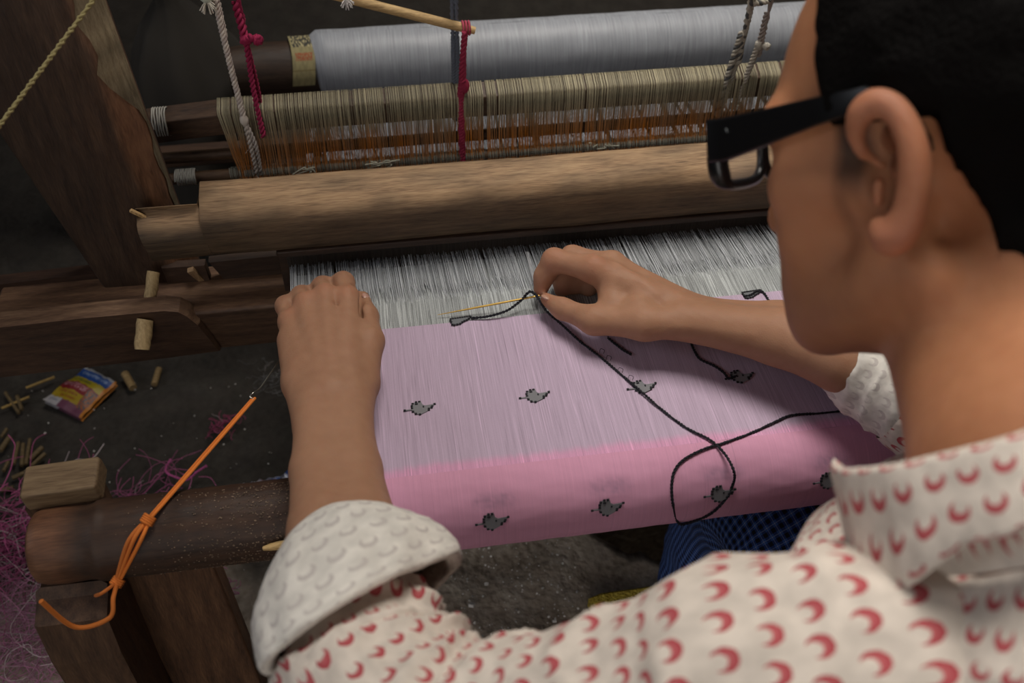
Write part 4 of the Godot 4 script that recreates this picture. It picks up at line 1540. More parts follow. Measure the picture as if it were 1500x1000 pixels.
func stub(ax: float, ay: float, bx: float, by: float, r: float, label: String, tone: float, group: String) -> void:
	var g := Geo.new()
	var a := aty(ax, ay, r + 0.001)
	var b := aty(bx, by, r + 0.001)
	g.tube(line(a, b, 4), r, 9, Color(0.9, 0.8, 0.6) * tone)
	single("reed_stub", g, MAT.pale_x, label, "reed stub", group)

func tangle(called: String, c: Vector3, s: Vector3, count: int, col: Color, label: String, r: float) -> void:
	var g := Geo.new()
	for i in count:
		var p := c + Vector3(rng.randfn() * 0.5, absf(rng.randfn()) * 0.5, rng.randfn() * 0.5) * s
		var d := Vector3(rng.randfn(), 0, rng.randfn()).normalized()
		var pts := []
		var turn := rng.randf_range(-1.6, 1.6)
		for q in 6:
			pts.append(Vector3(p.x, maxf(p.y, 0.002), p.z))
			d = d.rotated(Vector3.UP, turn * rng.randf_range(0.2, 1.0))
			p += d * rng.randf_range(0.15, 0.5) * s.x * 0.9 + Vector3(0, rng.randf_range(-1, 1) * s.y * 0.6, 0)
		var k := rng.randf_range(0.6, 1.3)
		var cc := col * k
		if rng.randf() < 0.15:
			cc = Color(0.5, 0.42, 0.42) * k
		g.tube(curve(pts, 4), r * rng.randf_range(0.6, 1.2), 3, cc, false)
	single(called, g, MAT.thread, label, "yarn", "pink yarn waste on the floor" if called == "yarn_tangle" else "")

func sachet_texture() -> ImageTexture:
	var w := 192
	var im := Image.create(w, w, false, Image.FORMAT_RGB8)
	var f := FastNoiseLite.new()
	f.seed = 8; f.frequency = 0.03
	var r := RandomNumberGenerator.new()
	r.seed = 3
	for y in w:
		for x in w:
			var v := y / float(w) + 0.03 * f.get_noise_2d(x, y)
			var u := x / float(w)
			var c := srgb(160, 164, 172)
			if v > 0.05 and v < 0.26: c = srgb(34, 78, 158)
			elif v >= 0.26 and v < 0.42: c = srgb(176, 158, 30)
			elif v >= 0.42 and v < 0.62: c = srgb(132, 30, 38)
			elif v >= 0.62 and v < 0.82: c = srgb(176, 150, 28)
			elif v >= 0.82: c = srgb(190, 188, 196) if u < 0.35 else srgb(120, 70, 96)
			if u > 0.72 and v > 0.45 and v < 0.86:
				c = srgb(92, 84, 92) if f.get_noise_2d(x * 3.0, y * 3.0) > 0 else srgb(168, 90, 40)
			if u > 0.93: c = srgb(206, 130, 40)
			im.set_pixel(x, y, c)
	# lettering too small to read: lines of short strokes hung from a headline
	for row in [[0.14, 0.07, srgb(170, 190, 225), 0.1, 0.85], [0.34, 0.06, srgb(40, 80, 60), 0.1, 0.6], [0.51, 0.11, srgb(228, 196, 214), 0.06, 0.7], [0.68, 0.05, srgb(140, 50, 30), 0.08, 0.6], [0.76, 0.05, srgb(140, 50, 30), 0.2, 0.62], [0.90, 0.05, srgb(110, 116, 140), 0.06, 0.3]]:
		var x := int(row[3] * w)
		while x < int(row[4] * w):
			var cw := int(row[1] * w * r.randf_range(0.45, 0.75))
			var y0 := int((row[0] - row[1] * 0.5) * w)
			var hh := int(row[1] * w)
			im.fill_rect(Rect2i(x, y0, cw, 2), row[2])
			im.fill_rect(Rect2i(x + r.randi_range(0, 2), y0, 2, hh), row[2])
			if r.randf() < 0.7:
				im.fill_rect(Rect2i(x, y0 + r.randi_range(3, maxi(4, hh - 2)), cw - 1, 2), row[2])
			if r.randf() < 0.6:
				im.fill_rect(Rect2i(x + cw - 2, y0, 2, hh - r.randi_range(0, 4)), row[2])
			x += cw + r.randi_range(1, 4)
	return ImageTexture.create_from_image(im)


# ------------------------------------------------------------------ the weaver
class Flesh extends Field:
	var base := Color(0.36, 0.19, 0.115)
	var spots := []                       # [place, radius, colour to mix in, amount]

	func tint(p: Vector3) -> Color:
		return skin_at(p)

	var mottle := FastNoiseLite.new()

	func skin_at(p: Vector3) -> Color:
		var q := mottle.get_noise_3d(p.x * 9000.0, p.y * 9000.0, p.z * 9000.0)
		var c := Color(base.r * (1.0 + 0.10 * q), base.g * (1.0 + 0.14 * q), base.b * (1.0 + 0.15 * q))
		for s in spots:
			var d: float = p.distance_to(s[0]) / s[1]
			if d < 2.0:
				c = c.lerp(s[2], s[3] * exp(-d * d))
		return c


class Head extends Flesh:
	func tint(p: Vector3) -> Color:
		var c := skin_at(p)
		var n := absf(p.x)
		# stubble of the jaw and side whisker
		var s := smoothstep(-0.02, -0.06, p.y) * smoothstep(-0.01, 0.03, p.z) * 0.25
		c = c.lerp(Color(0.12, 0.075, 0.055), s)
		var w := smoothstep(0.013, 0.004, absf(p.z - 0.021)) * smoothstep(-0.012, 0.012, p.y) * smoothstep(0.04, 0.05, n)
		w = maxf(w, 0.45 * smoothstep(0.008, 0.0, absf(p.z - 0.026)) * smoothstep(-0.035, -0.005, p.y) * smoothstep(0.04, 0.05, n))
		var brow := smoothstep(0.007, 0.003, absf(p.y - 0.039 + 0.1 * absf(n - 0.03))) * smoothstep(0.060, 0.066, p.z) * smoothstep(0.052, 0.046, n) * smoothstep(0.008, 0.014, n)
		return c.lerp(Color(0.022, 0.017, 0.014), minf(1.0, w * 0.85 + brow * 0.8))


class Hair extends Field:
	var fuzz := FastNoiseLite.new()

	func mask(p: Vector3) -> float:
		var n := absf(p.x)
		var front := lerpf(0.061, 0.040, smoothstep(0.018, 0.064, n)) + 0.004 * fuzz.get_noise_3d(p.x * 60, p.y * 60, p.z * 60)
		if p.y < 0.06:
			front = minf(front, lerpf(0.031, 0.040, clampf((p.y - 0.02) / 0.04, 0.0, 1.0)))
		var top := minf(front - p.z, p.y - 0.030)
		var rear := lerpf(-0.042, -0.020, clampf((p.y + 0.04) / 0.055, 0.0, 1.0)) + 0.004 * fuzz.get_noise_3d(p.x * 90, p.y * 90, 7.0)
		var back := minf(rear - p.z, p.y + 0.034 + 0.034 * smoothstep(-0.045, -0.09, p.z) + 0.006 * fuzz.get_noise_3d(p.x * 90, p.y * 40, 3.0))
		return smoothstep(-0.004, 0.006, maxf(top, back))

	func grow(from: Field) -> void:
		fuzz.seed = 77; fuzz.frequency = 1.0
		acc = from.acc.duplicate()
		for z in nz:
			for y in ny:
				var i := (z * ny + y) * nx
				for x in nx:
					var d := value(i)
					if d < 0.024 and d > -0.03:
						var p := o + Vector3(x, y, z) * h
						var m := mask(p)
						var thick := 0.011 * clampf((p.y + 0.07) / 0.1, 0.35, 1.0)
						var tuft := 0.0035 * fuzz.get_noise_3d(p.x * 55, p.y * 34, p.z * 24) + 0.002 * fuzz.get_noise_3d(p.x * 160, p.y * 90, p.z * 60)
						acc[i] *= exp(clampf((lerpf(-0.005, thick, m) + tuft * m) / k, -18, 18))
					i += 1

	func keep(p: Vector3) -> bool:
		return mask(p) > 0.2


func print_texture(ground: Color, red: Color, inner: Color, rough_edge: float) -> ImageTexture:
	var sz := 1024                       # 0.102 m of cloth, six by six staggered crescents
	var im := Image.create(sz, sz, false, Image.FORMAT_RGB8)
	var f := FastNoiseLite.new()
	f.seed = 12; f.frequency = 0.02; f.fractal_octaves = 3
	var g := f.get_seamless_image(256, 256)
	for y in sz:
		for x in sz:
			var w := (g.get_pixel(x / 4, y / 4).r - 0.5) * 0.14 + (0.02 if (x + y) % 3 == 0 else 0.0)
			im.set_pixel(x, y, ground * (1.0 + w))
	var r := RandomNumberGenerator.new()
	r.seed = 5
	for i in 6:
		for j in 6:
			var c := Vector2((i + (0.5 if j % 2 else 0.0)) * sz / 6.0 + r.randf_range(-6, 6) + 85, j * sz / 6.0 + 85 + r.randf_range(-6, 6))
			var an := r.randf_range(-0.25, 0.25)
			for dy in range(-64, 65):
				for dx in range(-64, 65):
					var p := Vector2(dx, dy)
					var q := p.rotated(an)
					var d := q.length()
					var inner_d := (q - Vector2(7, -25)).length()
					var e := rough_edge * 4.0 * f.get_noise_2d(c.x + dx * 3.0, c.y + dy * 3.0)
					if d < 53 + e and inner_d > 35 + e:
						var col := red.lerp(inner, clampf((50.0 - d) / 50.0, 0, 1) * 0.8)
						col = col.lerp(ground, 0.25 * absf(f.get_noise_2d(dx * 9.0, dy * 9.0 + i * 40)))
						im.set_pixel(posmod(int(c.x) + dx, sz), posmod(int(c.y) + dy, sz), col)
	return ImageTexture.create_from_image(im)


class Drape:
	var n := FastNoiseLite.new()
	var fold := 0.004
	var spots := []                      # [path position, strength, width]: places where the cloth bunches
	func _init(sd: int) -> void:
		n.seed = sd; n.frequency = 1.0; n.fractal_octaves = 3
	func push(s: float, a: float) -> float:
		var q := 0.45 * fold * n.get_noise_3d(s * 9.0, cos(a) * 0.9, sin(a) * 0.9)
		for b in spots:
			var e: float = exp(-pow((s - b[0]) / b[2], 2.0)) * b[1]
			var skew: float = s * b[3] + sin(a + b[4]) * 1.1 + 0.6 * n.get_noise_2d(s * 12.0, a)
			var rid := 1.0 - absf(sin(skew))
			q += e * (rid * rid * 0.9 - 0.3)
		return q


func tube_cloth(g: Geo, centres: Array, radii: Array, each: int, cols: int, drape: Drape, start := Vector3.ZERO, fold_in := 0.0) -> Array:
	var path := curve(centres, each)
	var rr := []
	for i in centres.size() - 1:
		for s in each:
			var t := float(s) / each
			rr.append(cubic_interpolate(radii[i], radii[i + 1], radii[maxi(i - 1, 0)], radii[mini(i + 2, radii.size() - 1)], t))
	rr.append(radii[-1])
	var rows := []
	var uvs := []
	var run := 0.0
	var t0 := (path[1] - path[0]).normalized()
	var side := t0.cross(Vector3.UP if start == Vector3.ZERO else start).normalized()
	for i in path.size():
		var t := (path[mini(i + 1, path.size() - 1)] - path[maxi(i - 1, 0)]).normalized()
		side = (side - t * side.dot(t)).normalized()
		var up := t.cross(side)
		if i:
			run += path[i].distance_to(path[i - 1])
		var row := PackedVector3Array()
		var uvr := []
		for j in cols + 1:
			var a := TAU * j / cols
			var r: float = rr[i] + drape.push(run, TAU * (j % cols) / cols)
			row.append(path[i] + (side * cos(a) + up * sin(a)) * r)
			uvr.append(Vector2(a * 0.052 / 0.084, run / 0.084))
		rows.append(row); uvs.append(uvr)
	g.grid(rows, false, Color.WHITE, uvs, Vector3.ZERO)
	return rows


func weaver() -> void:
	var who := thing("person", "man in cream shirt printed with red crescents leaning over the loom, sleeves rolled up", "person", Vector3(0.35, 0.0, -0.15))
	MAT.skin = plain(Color.WHITE, 0.58, 0.0, true)
	MAT.skin.metallic_specular = 0.35
	MAT.skin.normal_enabled = true
	MAT.skin.normal_texture = normal_texture(512, 0.09, 71, 3.0, 3)
	MAT.skin.normal_scale = 0.25
	MAT.skin.uv1_triplanar = true
	MAT.skin.uv1_scale = Vector3(14, 14, 14)
	MAT.skin.subsurf_scatter_enabled = true
	MAT.skin.subsurf_scatter_strength = 0.12
	var body := Geo.new()
	var warm := Color(0.42, 0.17, 0.10)
	var dark := Color(0.20, 0.10, 0.062)

	# ---- left arm and hand, from the wrist over the knuckles; fingers bent down over the far side
	var wr := at(487, 592, 0.705)
	var f := Flesh.new(Vector3(-0.145, 0.395, -0.72), Vector3(0.02, 0.60, -0.26), 0.0022, 0.0024)
	f.chain([at(463, 592, 0.705), at(468, 690, 0.648), at(480, 780, 0.592), at(500, 1000, 0.47)], [0.0150, 0.0192, 0.0240, 0.031])
	f.chain([at(511, 592, 0.708), at(515, 690, 0.650), at(526, 780, 0.595), at(520, 1000, 0.47)], [0.0150, 0.0200, 0.0245, 0.031])
	f.bone(at(487, 600, 0.70), at(492, 700, 0.645), 0.013, 0.017)
	var mcp := [at(427, 472, 0.79), at(449, 446, 0.795), at(478, 434, 0.797), at(510, 438, 0.795)]
	var pip := [at(418, 448, 0.818), at(442, 434, 0.825), at(473, 421, 0.830), at(503, 414, 0.827)]
	var dip := [at(424, 466, 0.838), at(446, 452, 0.846), at(474, 440, 0.852), at(505, 434, 0.850)]
	var tip := [at(432, 478, 0.842), at(452, 464, 0.852), at(479, 454, 0.858), at(508, 449, 0.856)]
	var root := [at(462, 580, 0.712), at(476, 575, 0.71), at(490, 572, 0.71), at(512, 574, 0.714)]
	var fr := [0.0076, 0.0084, 0.0088, 0.0087]
	for i in 4:
		f.bone(root[i], mcp[i], 0.0125, 0.0100)
		f.chain([mcp[i], pip[i], dip[i], tip[i]], [0.0098, fr[i], fr[i] * 0.92, fr[i] * 0.8])
	f.chain([at(456, 625, 0.688), at(444, 560, 0.735), at(426, 500, 0.775)], [0.012, 0.0155, 0.011])        # heel of the hand
	f.bone(at(470, 560, 0.735), at(465, 480, 0.80), 0.014, 0.013)
	f.chain([at(517, 620, 0.690), at(528, 562, 0.735), at(541, 500, 0.765), at(536, 464, 0.79), at(529, 438, 0.812)], [0.0125, 0.0138, 0.0112, 0.0096, 0.0076])
	f.bone(at(520, 540, 0.75), at(528, 490, 0.778), 0.0125, 0.0105)
	for i in 4:      # knuckles and tendons
		f.press(mcp[i] + Vector3(0, 0.009, 0.004), mcp[i] + Vector3(0, 0.009, 0.005), 0.007, 0.0018)
		f.press(pip[i] + Vector3(0, 0.008, 0.0), pip[i] + Vector3(0, 0.008, 0.001), 0.005, 0.0010)
		f.press(mcp[i] + Vector3(0, 0.011, 0.012), root[i].lerp(mcp[i], 0.3) + Vector3(0, 0.013, 0), 0.004, 0.0006)
	for q in [[426, 444, 0.802, 436, 482, 0.776], [453, 424, 0.805, 461, 462, 0.778], [484, 414, 0.806, 492, 452, 0.779]]:
		f.press(at(q[0], q[1], q[2]), at(q[3], q[4], q[5]), 0.0042, -0.0032)
		f.press(at(q[0], q[1], q[2] + 0.014), at(q[0] + 2, q[1] + 10, q[2]), 0.004, -0.0026)
	f.press(at(523, 422, 0.808), at(527, 472, 0.776), 0.0046, -0.0066)
	f.press(at(452, 600, 0.69), at(452, 601, 0.69), 0.009, 0.0012)         # wrist bone
	f.press(at(470, 640, 0.66), at(482, 560, 0.70), 0.004, 0.0007)
	f.press(at(505, 640, 0.66), at(496, 560, 0.70), 0.004, 0.0008)
	for i in 4:
		f.spots.append([mcp[i] + Vector3(0, 0.010, 0), 0.009, warm, 0.4])
		f.spots.append([pip[i] + Vector3(0, 0.008, 0), 0.007, dark, 0.5])
	f.spots.append([at(485, 640, 0.65), 0.05, Color(0.40, 0.22, 0.135), 0.4])
	f.net(body)

	# ---- right arm and hand: index finger and thumb pinch the needle
	f = Flesh.new(Vector3(0.09, 0.39, -0.76), Vector3(0.46, 0.52, -0.36), 0.0024, 0.003)
	f.chain([at(1000, 470, 0.79), at(1140, 494, 0.766), at(1240, 526, 0.738), at(1420, 620, 0.715)], [0.0148, 0.0218, 0.0265, 0.033])
	f.chain([at(1000, 460, 0.82), at(1140, 480, 0.80), at(1240, 514, 0.772), at(1420, 615, 0.74)], [0.0148, 0.0215, 0.0255, 0.033])
	f.bone(at(1000, 466, 0.80), at(1140, 487, 0.78), 0.0150, 0.0195)
	var ri := at(869, 394, 0.822)
	f.bone(at(1030, 464, 0.798), ri, 0.0118, 0.0108)
	f.bone(at(1030, 462, 0.808), at(897, 388, 0.836), 0.0125, 0.0100)
	f.bone(at(1030, 464, 0.818), at(910, 396, 0.852), 0.0125, 0.0100)
	f.bone(at(1030, 466, 0.822), at(922, 412, 0.864), 0.0125, 0.0095)
	f.chain([ri, at(811, 381, 0.838), at(797, 404, 0.846), at(792, 424, 0.850)], [0.0110, 0.0090, 0.0076, 0.0062])
	f.chain([at(897, 388, 0.836), at(838, 376, 0.853), at(823, 402, 0.862), at(822, 424, 0.866)], [0.0102, 0.0090, 0.0080, 0.0066])
	f.chain([at(910, 396, 0.852), at(856, 388, 0.866), at(842, 406, 0.870), at(840, 420, 0.870)], [0.0098, 0.0086, 0.0076, 0.0064])
	f.chain([at(922, 412, 0.864), at(878, 404, 0.872), at(866, 416, 0.871), at(862, 424, 0.869)], [0.0088, 0.0074, 0.0068, 0.0058])
	f.chain([at(1020, 474, 0.786), at(945, 474, 0.79), at(870, 469, 0.806), at(824, 452, 0.826), at(801, 439, 0.838)], [0.0118, 0.0132, 0.0112, 0.0082, 0.0058])
	f.bone(at(896, 408, 0.826), at(898, 446, 0.812), 0.0125, 0.0125)
	f.bone(at(950, 440, 0.815), at(935, 455, 0.80), 0.0145, 0.0135)
	f.press(ri + Vector3(0, 0.010, 0.003), ri + Vector3(0.001, 0.010, 0.003), 0.008, 0.0016)
	f.press(at(897, 374, 0.832), at(899, 374, 0.832), 0.007, 0.0018)
	f.press(at(812, 370, 0.834), at(813, 370, 0.834), 0.006, 0.0010)
	f.press(at(884, 368, 0.82), at(855, 367, 0.835), 0.004, -0.0022)
	f.press(at(905, 380, 0.815), at(975, 440, 0.79), 0.004, 0.0012)
	f.press(at(940, 405, 0.82), at(985, 436, 0.81), 0.0045, -0.0008)
	f.press(at(843, 455, 0.81), at(838, 470, 0.81), 0.0025, -0.0012)
	f.press(at(829, 445, 0.815), at(823, 458, 0.815), 0.0018, -0.0008)
	f.press(at(985, 478, 0.775), at(1100, 490, 0.75), 0.004, 0.0008)
	f.spots = [[at(811, 375, 0.832), 0.012, warm, 0.35], [at(792, 424, 0.846), 0.008, warm, 0.6], [at(801, 439, 0.832), 0.008, warm, 0.5], [at(869, 384, 0.81), 0.014, warm, 0.3], [at(1060, 440, 0.78), 0.05, Color(0.30, 0.155, 0.09), 0.5]]
	f.net(body)

	# ---- head and neck, in the head's own axes: x to its left, y up, z forward
	var hz := Vector3(-0.76, 0.08, -0.8).normalized()
	var hy := Vector3(-0.28, 1, 0)
	hy = (hy - hz * hy.dot(hz)).normalized()
	var hx := hy.cross(hz)
	var hb := Basis(lens * hx, lens * hy, lens * hz)
	var ho := at(1303, 275, 0.43) - hb.x * 0.073
	var place := Transform3D(hb, ho)
	var inv := place.affine_inverse()
	var neck := Vector3(0.272, 0.655, -0.215)
	var throat := Vector3(0.262, 0.694, -0.194)
	var low := Vector3(-0.10, -0.18, -0.135).min(inv * throat - Vector3.ONE * 0.078)
	var high := Vector3(0.10, 0.165, 0.13).max(inv * throat + Vector3.ONE * 0.078)
	var hd := Head.new(low, high, 0.0040, 0.006)
	hd.base = Color(0.43, 0.188, 0.094)
	hd.egg(Vector3(0, 0.055, -0.012), Vector3(0.070, 0.083, 0.093))
	hd.egg(Vector3(0, 0.022, 0.030), Vector3(0.060, 0.078, 0.058))
	hd.egg(Vector3(0, -0.045, 0.036), Vector3(0.050, 0.048, 0.046))
	for s in [-1.0, 1.0]:
		hd.bone(Vector3(0.060 * s, 0.0, 0.012), Vector3(0.046 * s, 0.0, 0.061), 0.010, 0.014)
		hd.bone(Vector3(0.058 * s, -0.010, 0.004), Vector3(0.053 * s, -0.050, 0.012), 0.012, 0.013)
		hd.bone(Vector3(0.053 * s, -0.050, 0.012), Vector3(0.014 * s, -0.078, 0.068), 0.013, 0.013)
		hd.bone(Vector3(0.040 * s, -0.026, 0.058), Vector3(0.028 * s, -0.050, 0.064), 0.016, 0.014)
		hd.bone(Vector3(0.046 * s, -0.060, 0.030), Vector3(0.026 * s, -0.070, 0.062), 0.014, 0.014)
		hd.bone(Vector3(0.048 * s, 0.034, 0.070), Vector3(0.012 * s, 0.036, 0.086), 0.0085, 0.008)
		hd.bone(Vector3(0.013 * s, -0.022, 0.086), Vector3(0.010 * s, -0.020, 0.094), 0.006, 0.005)
		hd.bone(Vector3(0.058 * s, -0.045, -0.012), Vector3(0.03 * s, -0.16, -0.03), 0.014, 0.018)
	hd.bone(Vector3(0, 0.022, 0.084), Vector3(0, -0.014, 0.093), 0.005, 0.008)
	hd.bone(Vector3(0.012, -0.0455, 0.078), Vector3(-0.012, -0.0455, 0.078), 0.0055, 0.0055)
	hd.bone(Vector3(0.012, -0.055, 0.077), Vector3(-0.012, -0.055, 0.077), 0.006, 0.006)
	hd.bone(Vector3(0.006, -0.080, 0.070), Vector3(-0.006, -0.080, 0.070), 0.012, 0.012)
	for s in [-1.0, 1.0]:
		hd.press(Vector3(0.030 * s, 0.018, 0.086), Vector3(0.036 * s, 0.018, 0.082), 0.011, -0.010)
		hd.bone(Vector3(0.030 * s, 0.017, 0.068), Vector3(0.031 * s, 0.017, 0.068), 0.010, 0.010)
	hd.press(Vector3(-0.022, -0.0502, 0.082), Vector3(0.022, -0.0502, 0.082), 0.003, -0.0035)
	var nl := inv * throat
	hd.chain([Vector3(0, -0.02, -0.040), Vector3(0, -0.075, -0.045).lerp(nl, 0.25), nl], [0.048, 0.049, 0.058])
	hd.bone(Vector3(0, -0.055, 0.02), nl + Vector3(0, 0.0, 0.03), 0.022, 0.03)
	hd.press(inv * at(1287, 200, 0.428), inv * at(1290, 215, 0.428), 0.012, -0.008)
	hd.press(inv * at(1304, 278, 0.43), inv * at(1304, 279, 0.425), 0.008, -0.012)
	hd.spots = [[Vector3(0.06, -0.005, 0.055), 0.03, Color(0.46, 0.21, 0.115), 0.6]]
	hd.net(body, place)
	# the ear
	var er := Flesh.new(inv * at(1303, 255, 0.42) - Vector3(0.035, 0.050, 0.036), inv * at(1303, 255, 0.42) + Vector3(0.035, 0.048, 0.036), 0.0016, 0.0016)
	er.base = Color(0.39, 0.16, 0.085)
	var rim := []
	for q in [[1292, 240, 0.428], [1270, 222, 0.426], [1259, 195, 0.424], [1262, 168, 0.421], [1280, 152, 0.418], [1304, 158, 0.414], [1325, 185, 0.410], [1338, 222, 0.408], [1341, 262, 0.409], [1336, 300, 0.412], [1325, 334, 0.416], [1308, 352, 0.420], [1294, 344, 0.424], [1290, 326, 0.427]]:
		rim.append(inv * at(q[0], q[1], q[2]))
	var rr := [0.0030, 0.0038, 0.0042, 0.0046, 0.0050, 0.0052, 0.0052, 0.0052, 0.0050, 0.0050, 0.0052, 0.0052, 0.0038, 0.0030]
	var fine := curve(rim, 3)
	for i in fine.size() - 1:
		er.bone(fine[i], fine[i + 1], rr[mini(i / 3, 13)] * 0.94, rr[mini((i + 1) / 3, 13)] * 0.94)
	var anti := []
	for q in [[1312, 200, 0.417], [1318, 226, 0.417], [1325, 255, 0.417], [1325, 288, 0.418], [1314, 316, 0.421], [1302, 326, 0.424]]:
		anti.append(inv * at(q[0], q[1], q[2]))
	er.chain(anti, [0.0030, 0.0042, 0.0048, 0.0048, 0.0048, 0.0044])
	for q in [[1318, 200, 0.415, 1330, 250, 0.414, 0.0042], [1332, 270, 0.413, 1322, 315, 0.417, 0.0045], [1314, 326, 0.4205, 1306, 338, 0.422, 0.0050], [1300, 244, 0.426, 1314, 246, 0.422, 0.0026], [1330, 240, 0.419, 1334, 290, 0.425, 0.006]]:
		er.bone(inv * at(q[0], q[1], q[2]), inv * at(q[3], q[4], q[5]), q[6], q[6])
	er.bone(inv * at(1290, 268, 0.4275), inv * at(1290, 296, 0.428), 0.0042, 0.0040)       # tragus
	for q in [[1325, 190, 0.425], [1338, 240, 0.424], [1330, 310, 0.427]]:
		er.bone(inv * at(q[0], q[1], q[2]), inv * at(q[0] - 6, q[1] + 8, q[2] + 0.012), 0.006, 0.009)
	er.press(inv * at(1288, 205, 0.421), inv * at(1296, 222, 0.421), 0.008, -0.006)
	er.press(inv * at(1303, 262, 0.421), inv * at(1304, 300, 0.423), 0.006, -0.006)
	er.spots = [[inv * at(1300, 152, 0.41), 0.012, Color(0.42, 0.19, 0.12), 0.5], [inv * at(1308, 350, 0.415), 0.012, Color(0.40, 0.16, 0.10), 0.5]]
	er.net(body, place)
	part("body", body, MAT.skin, who)

	# hair
	var hg := Geo.new()
	var hair := Hair.new(hd.o, high, hd.h, hd.k)
	hair.nx = hd.nx; hair.ny = hd.ny; hair.nz = hd.nz; hair.o = hd.o
	hair.grow(hd)
	hair.net(hg, place)
	MAT.hair = plain(srgb(13, 11, 10), 0.85)
	MAT.hair.metallic_specular = 0.2
	MAT.hair.normal_enabled = true
	MAT.hair.normal_texture = normal_texture(512, 0.05, 81, 8.0, 3)
	MAT.hair.uv1_triplanar = true
	MAT.hair.uv1_scale = Vector3(40, 9, 20)
	part("hair", hg, MAT.hair, who, "", "short thick black hair")

	# nails of the two thumbs
	var ng := Geo.new()
	var nb := basis_along(at(529, 438, 0.812) - at(536, 464, 0.79))
	ng.blob(at(536, 436, 0.8055), Vector3(0.0056, 0.0026, 0.0042), nb * Basis.from_euler(Vector3(0.9, 0, 0)), Color(0.52, 0.30, 0.24), 8)
	part("thumbnail", ng, plain(Color.WHITE, 0.3, 0.0, true), who, "", "pinkish left thumbnail")
	ng = Geo.new()
	nb = basis_along(at(801, 439, 0.838) - at(824, 452, 0.826))
	ng.blob(at(800, 436, 0.8325), Vector3(0.0055, 0.0020, 0.0040), nb * Basis.from_euler(Vector3(0.6, 0, 0)), Color(0.46, 0.27, 0.19), 8)
	part("thumbnail", ng, plain(Color.WHITE, 0.3, 0.0, true), who, "", "right thumbnail")

	clothes(who, neck)
	glasses(place)


